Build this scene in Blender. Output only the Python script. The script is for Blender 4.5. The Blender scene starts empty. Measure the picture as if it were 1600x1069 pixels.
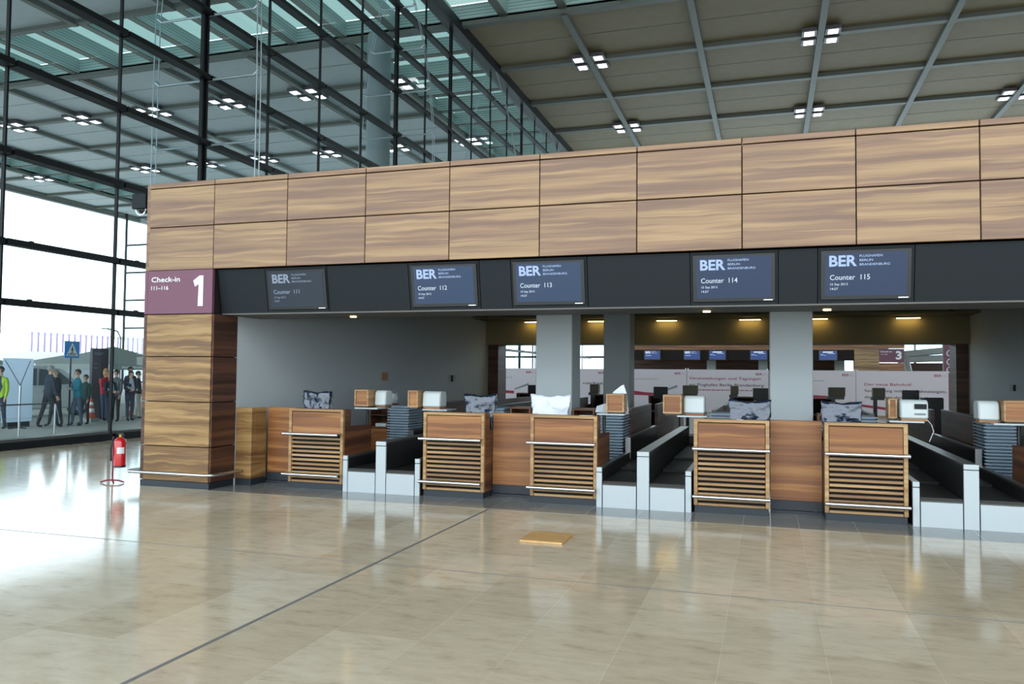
import bpy, bmesh, math, random
from mathutils import Vector, Matrix, noise
random.seed(7)
SC = bpy.context.scene
COL = SC.collection
# ------------------------------------------------------------------ camera, world, exposure
cam_d = bpy.data.cameras.new('camera'); cam = bpy.data.objects.new('camera', cam_d); COL.objects.link(cam)
F = 1241.58
cam_d.sensor_fit = 'HORIZONTAL'; cam_d.sensor_width = 36; cam_d.lens = F / 1600 * 36
cam_d.clip_start = .1; cam_d.clip_end = 600
YAW, PIT, ROL = .3119, .0390, .0093
fwd = Vector((-math.sin(YAW)*math.cos(PIT), math.cos(YAW)*math.cos(PIT), math.sin(PIT)))
rt = Vector((math.cos(YAW), math.sin(YAW), 0)); up = rt.cross(fwd)
r2 = rt*math.cos(ROL)+up*math.sin(ROL); u2 = -rt*math.sin(ROL)+up*math.cos(ROL)
cam.matrix_world = Matrix(((r2.x, u2.x, -fwd.x, 8.677), (r2.y, u2.y, -fwd.y, -9.357), (r2.z, u2.z, -fwd.z, 1.675), (0, 0, 0, 1)))
SC.camera = cam
W = bpy.data.worlds.new('world'); SC.world = W; W.use_nodes = True
bg = W.node_tree.nodes['Background']; bg.inputs[0].default_value = (.86, .95, 1, 1); bg.inputs[1].default_value = 4.2
SC.view_settings.view_transform = 'Standard'; SC.view_settings.look = 'None'; SC.view_settings.gamma = 1
SC.view_settings.exposure = 0.0; SC.view_settings.use_curve_mapping = False
SC.cycles.max_bounces = 10; SC.cycles.diffuse_bounces = 5; SC.cycles.transparent_max_bounces = 24
SC.cycles.use_denoising = True

# ------------------------------------------------------------------ materials
def lin(c):
    return tuple(((v/255)/12.92 if v/255 <= .04045 else ((v/255+.055)/1.055)**2.4) for v in c)+(1,)
def mat(name, rgb, rough=.5, metal=0, emit=None, es=0, coat=0, spec=.5, bump=0, bscale=60, var=0, vscale=3):
    m = bpy.data.materials.new(name); m.use_nodes = True; nt = m.node_tree
    b = nt.nodes['Principled BSDF']; b.inputs['Base Color'].default_value = lin(rgb)
    b.inputs['Roughness'].default_value = rough; b.inputs['Metallic'].default_value = metal
    b.inputs['Specular IOR Level'].default_value = spec
    if coat: b.inputs['Coat Weight'].default_value = coat
    if emit: b.inputs['Emission Color'].default_value = lin(emit); b.inputs['Emission Strength'].default_value = es
    if bump or var:
        tc = nt.nodes.new('ShaderNodeTexCoord')
    if bump:
        n = nt.nodes.new('ShaderNodeTexNoise'); n.inputs['Scale'].default_value = bscale; nt.links.new(tc.outputs['Object'], n.inputs['Vector'])
        bp = nt.nodes.new('ShaderNodeBump'); bp.inputs['Strength'].default_value = bump; bp.inputs['Distance'].default_value = .02
        nt.links.new(n.outputs[0], bp.inputs['Height']); nt.links.new(bp.outputs[0], b.inputs['Normal'])
    if var:
        n = nt.nodes.new('ShaderNodeTexNoise'); n.inputs['Scale'].default_value = vscale; n.inputs['Detail'].default_value = 5
        nt.links.new(tc.outputs['Object'], n.inputs['Vector'])
        r = nt.nodes.new('ShaderNodeValToRGB'); c = lin(rgb)
        r.color_ramp.elements[0].position = .3; r.color_ramp.elements[1].position = .7
        r.color_ramp.elements[0].color = tuple(v*(1-var) for v in c[:3])+(1,); r.color_ramp.elements[1].color = tuple(min(1, v*(1+var)) for v in c[:3])+(1,)
        nt.links.new(n.outputs[0], r.inputs[0]); nt.links.new(r.outputs[0], b.inputs['Base Color'])
    return m
def wood(name, cols, rough=.35, zs=5.5, xs=.35, wavy=.015, st=.6):
    m = bpy.data.materials.new(name); m.use_nodes = True; nt = m.node_tree; N = nt.nodes; L = nt.links
    b = N['Principled BSDF']; b.inputs['Roughness'].default_value = rough
    g = N.new('ShaderNodeNewGeometry'); oi = N.new('ShaderNodeObjectInfo')
    ml = N.new('ShaderNodeMath'); ml.operation = 'MULTIPLY'; ml.inputs[1].default_value = 57; L.new(oi.outputs['Random'], ml.inputs[0])
    ad = N.new('ShaderNodeVectorMath'); ad.operation = 'ADD'; L.new(g.outputs['Position'], ad.inputs[0]); L.new(ml.outputs[0], ad.inputs[1])
    wm = N.new('ShaderNodeMapping'); L.new(ad.outputs[0], wm.inputs[0]); wm.inputs['Scale'].default_value = (2.6, 2.6, 5)
    wn_ = N.new('ShaderNodeTexNoise'); wn_.inputs['Scale'].default_value = 1; wn_.inputs['Detail'].default_value = 1; L.new(wm.outputs[0], wn_.inputs['Vector'])
    ws = N.new('ShaderNodeMath'); ws.operation = 'MULTIPLY_ADD'; ws.inputs[1].default_value = wavy*3; ws.inputs[2].default_value = -wavy*1.5; L.new(wn_.outputs[0], ws.inputs[0])
    cx_ = N.new('ShaderNodeCombineXYZ'); L.new(ws.outputs[0], cx_.inputs[2])
    ad2 = N.new('ShaderNodeVectorMath'); ad2.operation = 'ADD'; L.new(ad.outputs[0], ad2.inputs[0]); L.new(cx_.outputs[0], ad2.inputs[1])
    def nz(sx, sz, det, dist):
        mp = N.new('ShaderNodeMapping'); L.new(ad2.outputs[0], mp.inputs[0]); mp.inputs['Scale'].default_value = (sx, sx, sz)
        n = N.new('ShaderNodeTexNoise'); n.inputs['Scale'].default_value = 1; n.inputs['Detail'].default_value = det; n.inputs['Distortion'].default_value = dist; L.new(mp.outputs[0], n.inputs['Vector']); return n
    n1 = nz(xs, zs*1.6, 1, .2); n2 = nz(xs*1.6, zs*10, 3, .3); n3 = nz(xs*2, zs*3.2, 1, .2)
    mx = N.new('ShaderNodeMix'); mx.inputs[0].default_value = .32; L.new(n1.outputs[0], mx.inputs[2]); L.new(n2.outputs[0], mx.inputs[3])
    r = N.new('ShaderNodeValToRGB'); L.new(mx.outputs[0], r.inputs[0])
    e = r.color_ramp.elements; ps = [.36, .46, .54, .64]
    while len(e) < 4: e.new(.5)
    for i, p in enumerate(ps): e[i].position = p; e[i].color = lin(cols[i])
    hi = N.new('ShaderNodeMapRange'); hi.inputs[1].default_value = .6; hi.inputs[2].default_value = .68; hi.inputs[4].default_value = st; L.new(n3.outputs[0], hi.inputs[0])
    m2 = N.new('ShaderNodeMix'); m2.data_type = 'RGBA'; L.new(hi.outputs[0], m2.inputs[0]); L.new(r.outputs[0], m2.inputs[6]); c3 = lin(cols[3]); m2.inputs[7].default_value = tuple(min(1, v*1.15) for v in c3[:3])+(1,)
    lo = N.new('ShaderNodeMapRange'); lo.inputs[1].default_value = .40; lo.inputs[2].default_value = .33; lo.inputs[4].default_value = st; L.new(n3.outputs[0], lo.inputs[0])
    m3 = N.new('ShaderNodeMix'); m3.data_type = 'RGBA'; L.new(lo.outputs[0], m3.inputs[0]); L.new(m2.outputs[2], m3.inputs[6]); m3.inputs[7].default_value = lin(cols[0])
    L.new(m3.outputs[2], b.inputs['Base Color'])
    return m
M = {}
M['wood'] = wood('walnut_veneer', [(114, 86, 68), (128, 97, 74), (141, 111, 80), (156, 126, 90)], .42)
M['wood_desk'] = wood('walnut_desk', [(104, 60, 26), (124, 76, 36), (138, 88, 45), (158, 110, 62)], .42, 5, .35, .012, .6)
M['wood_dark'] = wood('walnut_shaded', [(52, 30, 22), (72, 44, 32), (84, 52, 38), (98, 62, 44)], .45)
M['wood_edge'] = wood('oak_edge', [(140, 106, 68), (154, 120, 80), (164, 130, 88), (176, 144, 100)], .45, 8)
M['wood_slat'] = wood('slat_wood', [(122, 90, 58), (142, 108, 72), (156, 122, 82), (172, 138, 96)], .45, 3)
M['gap'] = mat('shadow_gap', (22, 14, 14), .8)
M['anthra'] = mat('anthracite_panel', (22, 29, 34), .6, spec=.25)
M['plinth'] = mat('anthracite_plinth', (30, 38, 48), .5)
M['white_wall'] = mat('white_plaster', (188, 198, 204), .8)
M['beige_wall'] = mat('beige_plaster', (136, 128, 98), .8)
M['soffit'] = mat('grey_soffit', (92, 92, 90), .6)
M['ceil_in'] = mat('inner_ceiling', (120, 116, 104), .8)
M['steel'] = mat('brushed_steel', (205, 207, 210), .28, 1)
M['steel_white'] = mat('pale_steel_cladding', (178, 188, 193), .38, .1)
M['steel_dk'] = mat('dark_steel', (60, 62, 64), .4, .8)
M['frame_blk'] = mat('black_facade_steel', (11, 13, 18), .5, spec=.25)
M['cable'] = mat('cable_steel', (150, 162, 168), .4, .6)
M['belt'] = mat('black_belt', (20, 21, 23), .6, bump=.1, bscale=120)
M['rail_blk'] = mat('conveyor_dark_side', (30, 31, 33), .35)
M['rail_top'] = mat('rail_top_grey', (84, 84, 82), .35, .2)
M['maroon'] = mat('maroon_sign', (112, 70, 90), .55)
M['white_pl'] = mat('white_letter', (232, 238, 245), .5)
M['white_plastic'] = mat('white_plastic', (186, 196, 198), .4, bump=.3, bscale=14)
M['tray'] = mat('blue_grey_tray', (146, 168, 184), .45)
M['bag_dark'] = mat('wrinkled_film', (28, 44, 66), .1, .25, coat=1, bump=.5, bscale=30, var=.25, vscale=9)
M['bag_white'] = mat('white_foil_bag', (205, 212, 220), .25, coat=.3, bump=.6, bscale=12)
M['black'] = mat('black_plastic', (18, 20, 24), .35)
M['beige_pl'] = mat('beige_plastic', (118, 112, 90), .5)
M['red'] = mat('red_lacquer', (190, 24, 34), .25, coat=.5)
M['darkred'] = mat('red_steel', (120, 22, 40), .4)
M['rubber'] = mat('black_rubber', (24, 24, 26), .7)
M['brass'] = mat('brass_fitting', (180, 150, 70), .4, .7)
M['concrete'] = mat('concrete', (150, 150, 146), .8, var=.1)
M['bezel'] = mat('screen_bezel', (20, 24, 28), .3)
M['ceil_panel'] = mat('perforated_ceiling', (124, 112, 88), .75, var=.05, vscale=2)
M['ceil_hazed'] = mat('canopy_glass_haze', (164, 170, 174), .6, var=.04, vscale=2)  # canopy panels outside: pale haze of the facade glass put into their colour
M['ceil_rib'] = mat('ceiling_rib', (82, 86, 81), .6)
M['paper'] = mat('paper', (215, 218, 222), .6)
M['banner'] = mat('banner_cloth', (206, 200, 210), .6, bump=.2, bscale=3)
M['ink_red'] = mat('maroon_ink', (150, 30, 66), .6)
M['ink_dk'] = mat('plum_ink', (66, 30, 52), .6)
M['ink_gr'] = mat('grey_ink', (120, 124, 140), .6)
M['column'] = mat('light_grey_column', (190, 200, 204), .7)
M['column2'] = mat('blue_grey_column', (128, 138, 142), .6)
M['board'] = mat('plywood', (205, 164, 108), .6, var=.12, vscale=12)
M['lens'] = mat('lamp_lens', (255, 255, 255), .5, emit=(245, 248, 255), es=6)
M['strip'] = mat('strip_lens', (255, 240, 200), .5, emit=(255, 214, 130), es=11)
M['lampbody'] = mat('lamp_body', (70, 66, 72), .5)
M['tan'] = mat('orange_wood_patch', (140, 84, 34), .5)
def scrmat(name, bgc, e):
    return mat(name, (14, 18, 24), .3, emit=bgc, es=e, spec=.3)
M['scr'] = scrmat('display_blue', (60, 88, 128), .62)
M['scr2'] = scrmat('display_blue_bright', (54, 76, 116), .62)
M['scr_dim'] = scrmat('display_dim', (58, 72, 88), .55)
M['scr_far'] = scrmat('display_far', (42, 68, 128), 1.0)
M['txt'] = mat('display_letter', (20, 20, 20), .5, emit=(176, 205, 250), es=1.0)
M['txt_w'] = mat('display_letter_white', (20, 20, 20), .5, emit=(214, 232, 250), es=1.0)
M['txt_dim'] = mat('display_letter_dim', (20, 20, 20), .5, emit=(140, 158, 182), es=1.0)
M['led'] = mat('green_led', (20, 30, 20), .5, emit=(170, 190, 90), es=1)
# striped slat lining of the skylight wells
def slatmat():
    m = bpy.data.materials.new('louvred_lining'); m.use_nodes = True; nt = m.node_tree; N = nt.nodes; L = nt.links
    b = N['Principled BSDF']; b.inputs['Roughness'].default_value = .5
    g = N.new('ShaderNodeNewGeometry'); s = N.new('ShaderNodeSeparateXYZ'); L.new(g.outputs['Position'], s.inputs[0])
    a = N.new('ShaderNodeMath'); a.operation = 'MULTIPLY'; a.inputs[1].default_value = 1/.16; L.new(s.outputs['Z'], a.inputs[0])
    f = N.new('ShaderNodeMath'); f.operation = 'FRACT'; L.new(a.outputs[0], f.inputs[0])
    r = N.new('ShaderNodeValToRGB'); L.new(f.outputs[0], r.inputs[0]); r.color_ramp.interpolation = 'CONSTANT'
    r.color_ramp.elements[0].color = lin((60, 74, 76)); r.color_ramp.elements[1].position = .14; r.color_ramp.elements[1].color = lin((158, 178, 176))
    L.new(r.outputs[0], b.inputs['Base Color']); return m
M['louvre'] = slatmat()
def panemat(name, tint, ior=1.45, gl=.9):
    m = bpy.data.materials.new(name); m.use_nodes = True; nt = m.node_tree; N = nt.nodes; L = nt.links
    N.remove(N['Principled BSDF']); out = N['Material Output']
    t = N.new('ShaderNodeBsdfTransparent'); t.inputs[0].default_value = tint+(1,)
    g = N.new('ShaderNodeBsdfGlossy'); g.inputs['Roughness'].default_value = .0; g.inputs[0].default_value = (gl, gl, gl, 1)
    lw = N.new('ShaderNodeLayerWeight'); lw.inputs[0].default_value = .5
    pw = N.new('ShaderNodeMath'); pw.operation = 'POWER'; pw.inputs[1].default_value = 5; L.new(lw.outputs['Facing'], pw.inputs[0])
    fr = N.new('ShaderNodeMapRange'); fr.inputs[3].default_value = ior; fr.inputs[4].default_value = .85; L.new(pw.outputs[0], fr.inputs[0])
    mx = N.new('ShaderNodeMixShader'); L.new(fr.outputs[0], mx.inputs[0]); L.new(t.outputs[0], mx.inputs[1]); L.new(g.outputs[0], mx.inputs[2])
    L.new(mx.outputs[0], out.inputs['Surface']); return m
M['glass'] = panemat('facade_glass', (.80, .90, .93), .05)
M['skyglass'] = panemat('skylight_glass', (.12, .17, .155), .04)
M['carglass'] = mat('car_glass', (60, 78, 84), .05, coat=1)
def floormat():
    m = bpy.data.materials.new('polished_limestone'); m.use_nodes = True; nt = m.node_tree; N = nt.nodes; L = nt.links
    b = N['Principled BSDF']; b.inputs['Roughness'].default_value = .1; b.inputs['Specular IOR Level'].default_value = .62
    g = N.new('ShaderNodeNewGeometry'); mp = N.new('ShaderNodeMapping'); L.new(g.outputs['Position'], mp.inputs[0])
    mp.inputs['Rotation'].default_value = (0, 0, math.pi/2); mp.inputs['Location'].default_value = (.05+.6, 0, 0)
    br = N.new('ShaderNodeTexBrick'); L.new(mp.outputs[0], br.inputs['Vector'])
    br.inputs['Scale'].default_value = 1; br.inputs['Brick Width'].default_value = 1.2; br.inputs['Row Height'].default_value = .6
    br.inputs['Mortar Size'].default_value = .0025; br.inputs['Mortar Smooth'].default_value = .3; br.offset = .5; br.inputs['Bias'].default_value = -.1
    br.inputs['Color1'].default_value = lin((220, 211, 192)); br.inputs['Color2'].default_value = lin((202, 190, 167)); br.inputs['Mortar'].default_value = lin((225, 220, 205))
    mp2 = N.new('ShaderNodeMapping'); L.new(g.outputs['Position'], mp2.inputs[0]); mp2.inputs['Scale'].default_value = (2.2, 5, 1)
    n = N.new('ShaderNodeTexNoise'); n.inputs['Scale'].default_value = 1.6; n.inputs['Detail'].default_value = 9; n.inputs['Roughness'].default_value = .68; L.new(mp2.outputs[0], n.inputs['Vector'])
    r = N.new('ShaderNodeValToRGB'); L.new(n.outputs[0], r.inputs[0]); e = r.color_ramp.elements
    e[0].position = .33; e[0].color = (.75, .69, .6, 1); e[1].position = .62; e[1].color = (1.08, 1.07, 1.05, 1)
    e2 = e.new(.45); e2.color = (.95, .93, .89, 1)
    mx = N.new('ShaderNodeMix'); mx.data_type = 'RGBA'; mx.blend_type = 'MULTIPLY'; mx.inputs[0].default_value = .8
    L.new(br.outputs[0], mx.inputs[6]); L.new(r.outputs[0], mx.inputs[7]); L.new(mx.outputs[2], b.inputs['Base Color'])
    n3 = N.new('ShaderNodeTexNoise'); n3.inputs['Scale'].default_value = 3; L.new(g.outputs['Position'], n3.inputs['Vector'])
    mr = N.new('ShaderNodeMapRange'); mr.inputs[3].default_value = .07; mr.inputs[4].default_value = .16; L.new(n3.outputs[0], mr.inputs[0]); L.new(mr.outputs[0], b.inputs['Roughness'])
    return m
M['floor'] = floormat()
def darkfloor():
    m = bpy.data.materials.new('dark_stone'); m.use_nodes = True; nt = m.node_tree; N = nt.nodes; L = nt.links
    b = N['Principled BSDF']; b.inputs['Roughness'].default_value = .16
    g = N.new('ShaderNodeNewGeometry'); br = N.new('ShaderNodeTexBrick'); L.new(g.outputs['Position'], br.inputs['Vector'])
    br.inputs['Scale'].default_value = 1; br.inputs['Brick Width'].default_value = .6; br.inputs['Row Height'].default_value = .6; br.offset = 0
    br.inputs['Mortar Size'].default_value = .003; br.inputs['Color1'].default_value = lin((128, 132, 132)); br.inputs['Color2'].default_value = lin((116, 120, 121)); br.inputs['Mortar'].default_value = lin((180, 184, 182))
    L.new(br.outputs[0], b.inputs['Base Color']); return m
M['floor_dk'] = darkfloor()
M['seam'] = mat('floor_seam', (122, 124, 126), .5)
M['paving'] = mat('outdoor_paving', (176, 178, 172), .7, var=.12, vscale=.6)

def translucent(name, rgb, t=.6):
    m = mat(name, rgb, .7); nt = m.node_tree; N = nt.nodes; L = nt.links
    tr = N.new('ShaderNodeBsdfTranslucent'); tr.inputs[0].default_value = lin(rgb); mx = N.new('ShaderNodeMixShader'); mx.inputs[0].default_value = t
    L.new(N['Principled BSDF'].outputs[0], mx.inputs[1]); L.new(tr.outputs[0], mx.inputs[2]); L.new(mx.outputs[0], N['Material Output'].inputs[0]); return m
M['sheet'] = translucent('white_display_cloth', (225, 235, 245), .75)
# ------------------------------------------------------------------ builders
ORG = {}
def org(p): return ORG.get(p.name, Vector((0, 0, 0))) if p else Vector((0, 0, 0))
class MB:
    def __init__(s): s.v = []; s.f = []
    def box(s, x0, x1, y0, y1, z0, z1):
        n = len(s.v)
        s.v += [(x0, y0, z0), (x1, y0, z0), (x1, y1, z0), (x0, y1, z0), (x0, y0, z1), (x1, y0, z1), (x1, y1, z1), (x0, y1, z1)]
        s.f += [tuple(n+i for i in q) for q in ((0, 3, 2, 1), (4, 5, 6, 7), (0, 1, 5, 4), (1, 2, 6, 5), (2, 3, 7, 6), (3, 0, 4, 7))]; return s
    def quad(s, *p):
        n = len(s.v); s.v += list(p); s.f.append(tuple(range(n, n+len(p)))); return s
    def prism(s, poly, ax, a, b):
        # poly: list of 2D points in the plane normal to axis ax, extruded a..b
        def P(q, t): return (t, q[0], q[1]) if ax == 'X' else ((q[0], t, q[1]) if ax == 'Y' else (q[0], q[1], t))
        n = len(s.v); k = len(poly)
        s.v += [P(q, a) for q in poly]+[P(q, b) for q in poly]
        s.f.append(tuple(n+i for i in range(k))); s.f.append(tuple(n+k+i for i in reversed(range(k))))
        for i in range(k): j = (i+1) % k; s.f.append((n+i, n+k+i, n+k+j, n+j))
        return s
    def tube(s, pts, r, seg=10, caps=True, radii=None):
        pts = [Vector(p) for p in pts]; n = len(s.v)
        for i, p in enumerate(pts):
            d = ((pts[min(i+1, len(pts)-1)]-pts[max(i-1, 0)])).normalized()
            a = Vector((0, 0, 1)) if abs(d.z) < .9 else Vector((1, 0, 0))
            e1 = d.cross(a).normalized(); e2 = d.cross(e1); rr = radii[i] if radii else r
            for k in range(seg):
                t = 2*math.pi*k/seg; s.v.append(tuple(p+e1*rr*math.cos(t)+e2*rr*math.sin(t)))
        for i in range(len(pts)-1):
            for k in range(seg):
                j = (k+1) % seg; s.f.append((n+i*seg+k, n+i*seg+j, n+(i+1)*seg+j, n+(i+1)*seg+k))
        if caps: s.f.append(tuple(n+k for k in reversed(range(seg)))); s.f.append(tuple(n+(len(pts)-1)*seg+k for k in range(seg)))
        return s
    def lathe(s, c, prof, seg=20):
        return s.tube([(c[0], c[1], c[2]+z) for r, z in prof], 0, seg, True, [max(r, .0005) for r, z in prof]) if True else s
    def build(s, name, m, parent=None, bevel=0, smooth=False, kind=None):
        o = org(parent)
        me = bpy.data.meshes.new(name); me.from_pydata([(x-o.x, y-o.y, z-o.z) for x, y, z in s.v], [], s.f)
        bm = bmesh.new(); bm.from_mesh(me); bmesh.ops.recalc_face_normals(bm, faces=bm.faces)
        if bevel: bmesh.ops.bevel(bm, geom=list(bm.edges), offset=bevel, segments=1, affect='EDGES', clamp_overlap=True)
        bm.to_mesh(me); bm.free()
        if smooth:
            for p in me.polygons: p.use_smooth = True
        me.materials.append(m)
        ob = bpy.data.objects.new(name, me); COL.objects.link(ob)
        if parent: ob.parent = parent; ORG[ob.name] = o
        if kind: ob['kind'] = kind
        return ob
def B(*a): return MB().box(*a)
def tag(o, label, cat, group=None, kind=None):
    o['label'] = label; o['category'] = cat
    if group: o['group'] = group
    if kind: o['kind'] = kind
    return o
def thing(name, loc, label, cat, group=None):
    e = bpy.data.objects.new(name, None); COL.objects.link(e); e.location = loc; e.empty_display_size = .1
    ORG[e.name] = Vector(loc); return tag(e, label, cat, group)
def kids(o): return [c for c in bpy.data.objects if c.parent == o]
def copy_tree(o, parent=None):
    c = o.copy(); COL.objects.link(c)
    if parent: c.parent = parent
    for ch in KID.get(o.name, ()): copy_tree(ch, c)
    return c
KID = {}
def cache_kids(o):
    KID[o.name] = kids(o)
    for k in KID[o.name]: cache_kids(k)
def dup(o, loc, label=None, rz=0, group=None):
    if o.name not in KID: cache_kids(o)
    c = copy_tree(o); c.location = loc; c.rotation_euler = (0, 0, rz)
    if label: c['label'] = label
    if group: c['group'] = group
    return c
def text(body, m, parent, x, z, y, h=None, w=None, name='lettering', bold=0, face='-Y', depth=.002, tilt=0):
    """lettering whose capitals start at x,z on the plane y, facing -Y (or +X/+Y)"""
    cu = bpy.data.curves.new('t', 'FONT'); cu.body = body; cu.size = 1; cu.extrude = 0; cu.offset = bold; cu.resolution_u = 3
    t = bpy.data.objects.new('t', cu); me = bpy.data.meshes.new_from_object(t)
    bpy.data.objects.remove(t)
    xs = [v.co.x for v in me.vertices]; ys = [v.co.y for v in me.vertices]
    capw = max(xs)-min(xs); sy = (h or .1)/.73; sx = (w/capw) if w else sy; o = org(parent)
    x0 = min(xs)
    for v in me.vertices:
        a = (v.co.x-x0)*sx; b = v.co.y*sy; dz = b
        if face == '-Y': v.co = Vector((x+a, y-depth+tilt*(0-b), z+dz))-o
        elif face == '+X': v.co = Vector((y+depth, x+a, z+dz))-o
    me.name = name; me.materials.clear(); me.materials.append(m)
    ob = bpy.data.objects.new(name, me); COL.objects.link(ob); ob.parent = parent; ORG[ob.name] = o
    return ob

# ------------------------------------------------------------------ setting: floor, ground
B(-6.18, 46, -22, 62, -.1, 0).build('floor', M['floor'], kind='structure')
B(1.22, 13.2, -.05, 12.35, 0, .002).build('floor', M['floor_dk'], kind='structure')
B(-260, -6.28, -140, 220, -.12, 0).build('ground', M['paving'], kind='structure')
B(5.385, 5.415, -22, -.05, 0, .0015).build('trim_1', M['seam'], kind='structure')
B(-6, 30, -3.056, -3.044, 0, .0015).build('trim_2', M['seam'], kind='structure')
B(45.8, 46, -22, 62, 0, 19.2).build('wall_right', M['beige_wall'], kind='structure')  # unseen wall, added to keep sky light from entering on the right

# ------------------------------------------------------------------ ceiling
ZC = 19.2
GX = [-.65+5.96*k for k in range(-10, 9)]          # rib lines running in depth
GY = [27.2+6.12*k for k in range(-8, 9)]           # rib lines running across
X0, X1, Y0, Y1 = GX[0]-.6, GX[-1], GY[0], GY[-1]
wells = [(X0, X1, 21.5, 27.1, 'Y'), (-12.5, -6.75, 27.5, 57.6, 'X'), (-54.2, -48.5, 39.7, 57.6, 'X')]
def inwell(x, y): return any(a <= x <= b and c <= y <= d for a, b, c, d, _ in wells)
mb = MB()
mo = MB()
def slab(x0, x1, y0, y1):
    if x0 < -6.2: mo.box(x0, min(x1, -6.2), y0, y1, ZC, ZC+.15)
    if x1 > -6.2: mb.box(max(x0, -6.2), x1, y0, y1, ZC, ZC+.15)
slab(X0, X1, Y0, 21.5)
for a, b in ((X0, -54.2), (-48.5, -12.5), (-6.75, X1)): slab(a, b, 27.1, Y1)
slab(-54.2, -48.5, 27.1, 39.7); slab(-12.5, -6.75, 27.1, 27.5); slab(-54.2, -48.5, 57.6, Y1); slab(-12.5, -6.75, 57.6, Y1)
mb.build('ceiling', M['ceil_panel'], kind='structure'); mo.build('ceiling', M['ceil_hazed'], kind='structure')
rb = MB()
for y in GY:
    if abs(y-21.08) < .3: rb.box(X0, X1, y+.1, y+.42, ZC-.2, ZC); continue
    segs = [(X0, X1)]
    if y > 28: segs = [(X0, -54.2), (-48.5, -12.5), (-6.0, X1)] if y > 40 else [(X0, -12.5), (-6.0, X1)]
    for a, b in segs: rb.box(a, b, y-.2, y+.2, ZC-.22, ZC)
for y in GY:
    for a, b in ((X0, -54.2), (-48.5, -12.5), (-6.1, X1)):
        if y < 21 or y > 27: rb.box(a, b, y+3.05, y+3.075, ZC-.012, ZC)
rb.build('trim_3', M['ceil_rib'], kind='structure')
rb = MB()
for x in GX:
    rb.box(x-.16, x+.16, Y0, 21.4, ZC-.28, ZC); rb.box(x-.16, x+.16, 27.3, Y1, ZC-.28, ZC)
rb.box(X0-.1, X0+.5, Y0, Y1, ZC-.5, ZC+2)
rb.build('trim_4', M['ceil_rib'], kind='structure')
lv = MB(); pane = MB(); lip = MB(); D = .9
for a, b, c, d, ax in wells:
    lv.box(a, b, c-.12, c, ZC-.02, ZC+D); lv.box(a, b, d, d+.12, ZC-.02, ZC+D); lv.box(a-.12, a, c, d, ZC-.02, ZC+D); lv.box(b, b+.12, c, d, ZC-.02, ZC+D)
    if ax == 'Y':
        x = GX[0]
        while x < b:
            lv.box(x-.16, x+.16, c, d, ZC+.02, ZC+D); lip.box(x-.2, x+.2, c, d, ZC-.03, ZC+.05); x += 2.98
    else:
        y = c
        while y < d:
            lv.box(a, b, y-.14, y+.14, ZC+.02, ZC+D); lip.box(a, b, y-.17, y+.17, ZC-.03, ZC+.05); y += 3.0
    pane.quad((a, c, ZC+D+.03), (b, c, ZC+D+.03), (b, d, ZC+D+.03), (a, d, ZC+D+.03))
lv.build('trim_5', M['louvre'], kind='structure'); lip.build('trim_6', M['ceil_rib'], kind='structure')
pane.build('window_60', M['skyglass'], kind='structure')

# ------------------------------------------------------------------ left glass facade (one window per bay)
XF = -6.18; PITCH = 2.96; YB = 2.77
TZ = [3.1, 4.33]+[6.16+1.835*i for i in range(8)]
DOUBLE = (2, 6, 8, 12, 16)
wn = 0
for k in range(-5, 19):
    wn += 1; ya = YB+PITCH*k; yb = ya+PITCH
    g = MB().quad((XF, ya, .2), (XF, yb, .2), (XF, yb, ZC-.3), (XF, ya, ZC-.3)).build('window_%d' % wn, M['glass'], kind='structure')
    dd = .05 if k in DOUBLE else 0
    m2 = MB()
    if dd: m2.box(XF-.05, XF+.05, ya-.12, ya-.06, 0, ZC-.2).box(XF-.05, XF+.05, ya+.06, ya+.12, 0, ZC-.2).box(XF-.03, XF-.01, ya-.06, ya+.06, 0, ZC-.2)
    else: m2.box(XF-.05, XF+.03, ya-.022, ya+.022, 0, ZC-.2)
    m2.build('mullion', M['frame_blk'], g)
    for i, z in enumerate(TZ):
        t = .13; dp = .14 if i < 2 else .24
        B(XF-.06, XF+dp, ya+.03, yb-.03, z-t, z).box(XF+.02, XF+dp-.05, ya+.6, ya+.68, z, z+.03).build('transom', M['frame_blk'], g)
    B(XF-.1, XF+.12, ya+.03, yb-.03, 0, .15).build('sill', M['frame_blk'], g)
    B(XF-.3, XF+.02, ya+.03, yb-.03, .15, .21).build('sill_cap', M['rail_top'], g)
B(XF-.2, XF+.35, Y0, Y1, ZC-.55, ZC).build('trim_7', M['frame_blk'], kind='structure')
# cable trusses that brace the glass
for n, (yt, lab) in enumerate(((8.77, 'fine steel cable truss bracing the glass wall nearest the pillar, left part of photo'), (20.6, 'steel cable truss with bowed inner cables bracing the glass wall, second from left'), (32.45, 'steel cable truss bracing the glass wall, third from the pillar near the ceiling edge'), (44.3, 'farthest steel cable truss bracing the glass wall just above the wooden wall'))):
    t = thing('cable_truss', (XF, yt, 0), lab, 'cable truss')
    def off(z): return 1.72*max(0, 1-(max(0, abs(z-7.5)-3)/9.0)**2) if z > 7.5 else 1.72*max(.08, 1-(max(0, 7.5-z-4)/6)**2)
    zs = [0, 1.5, 3.1, 4.33]+TZ[2:]+[ZC-.6]
    for sgn in (-1, 1):
        for dy in (-.09, .09):
            MB().tube([(XF+sgn*max(.06, off(z)), yt+dy, z) for z in zs], .016, 6).build('cable', M['cable'], t)
    for z in TZ[1:]:
        s = MB(); o_ = off(z-.12)
        s.tube([(XF-o_+.15, yt, z-.1), (XF+o_-.15, yt, z-.1)], .035, 8)
        for sgn in (-1, 1): s.tube([(XF+sgn*(o_-.16), yt, z-.1), (XF+sgn*o_, yt, z+.02)], .045, 8)
        s.build('strut', M['cable'], t)
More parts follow.
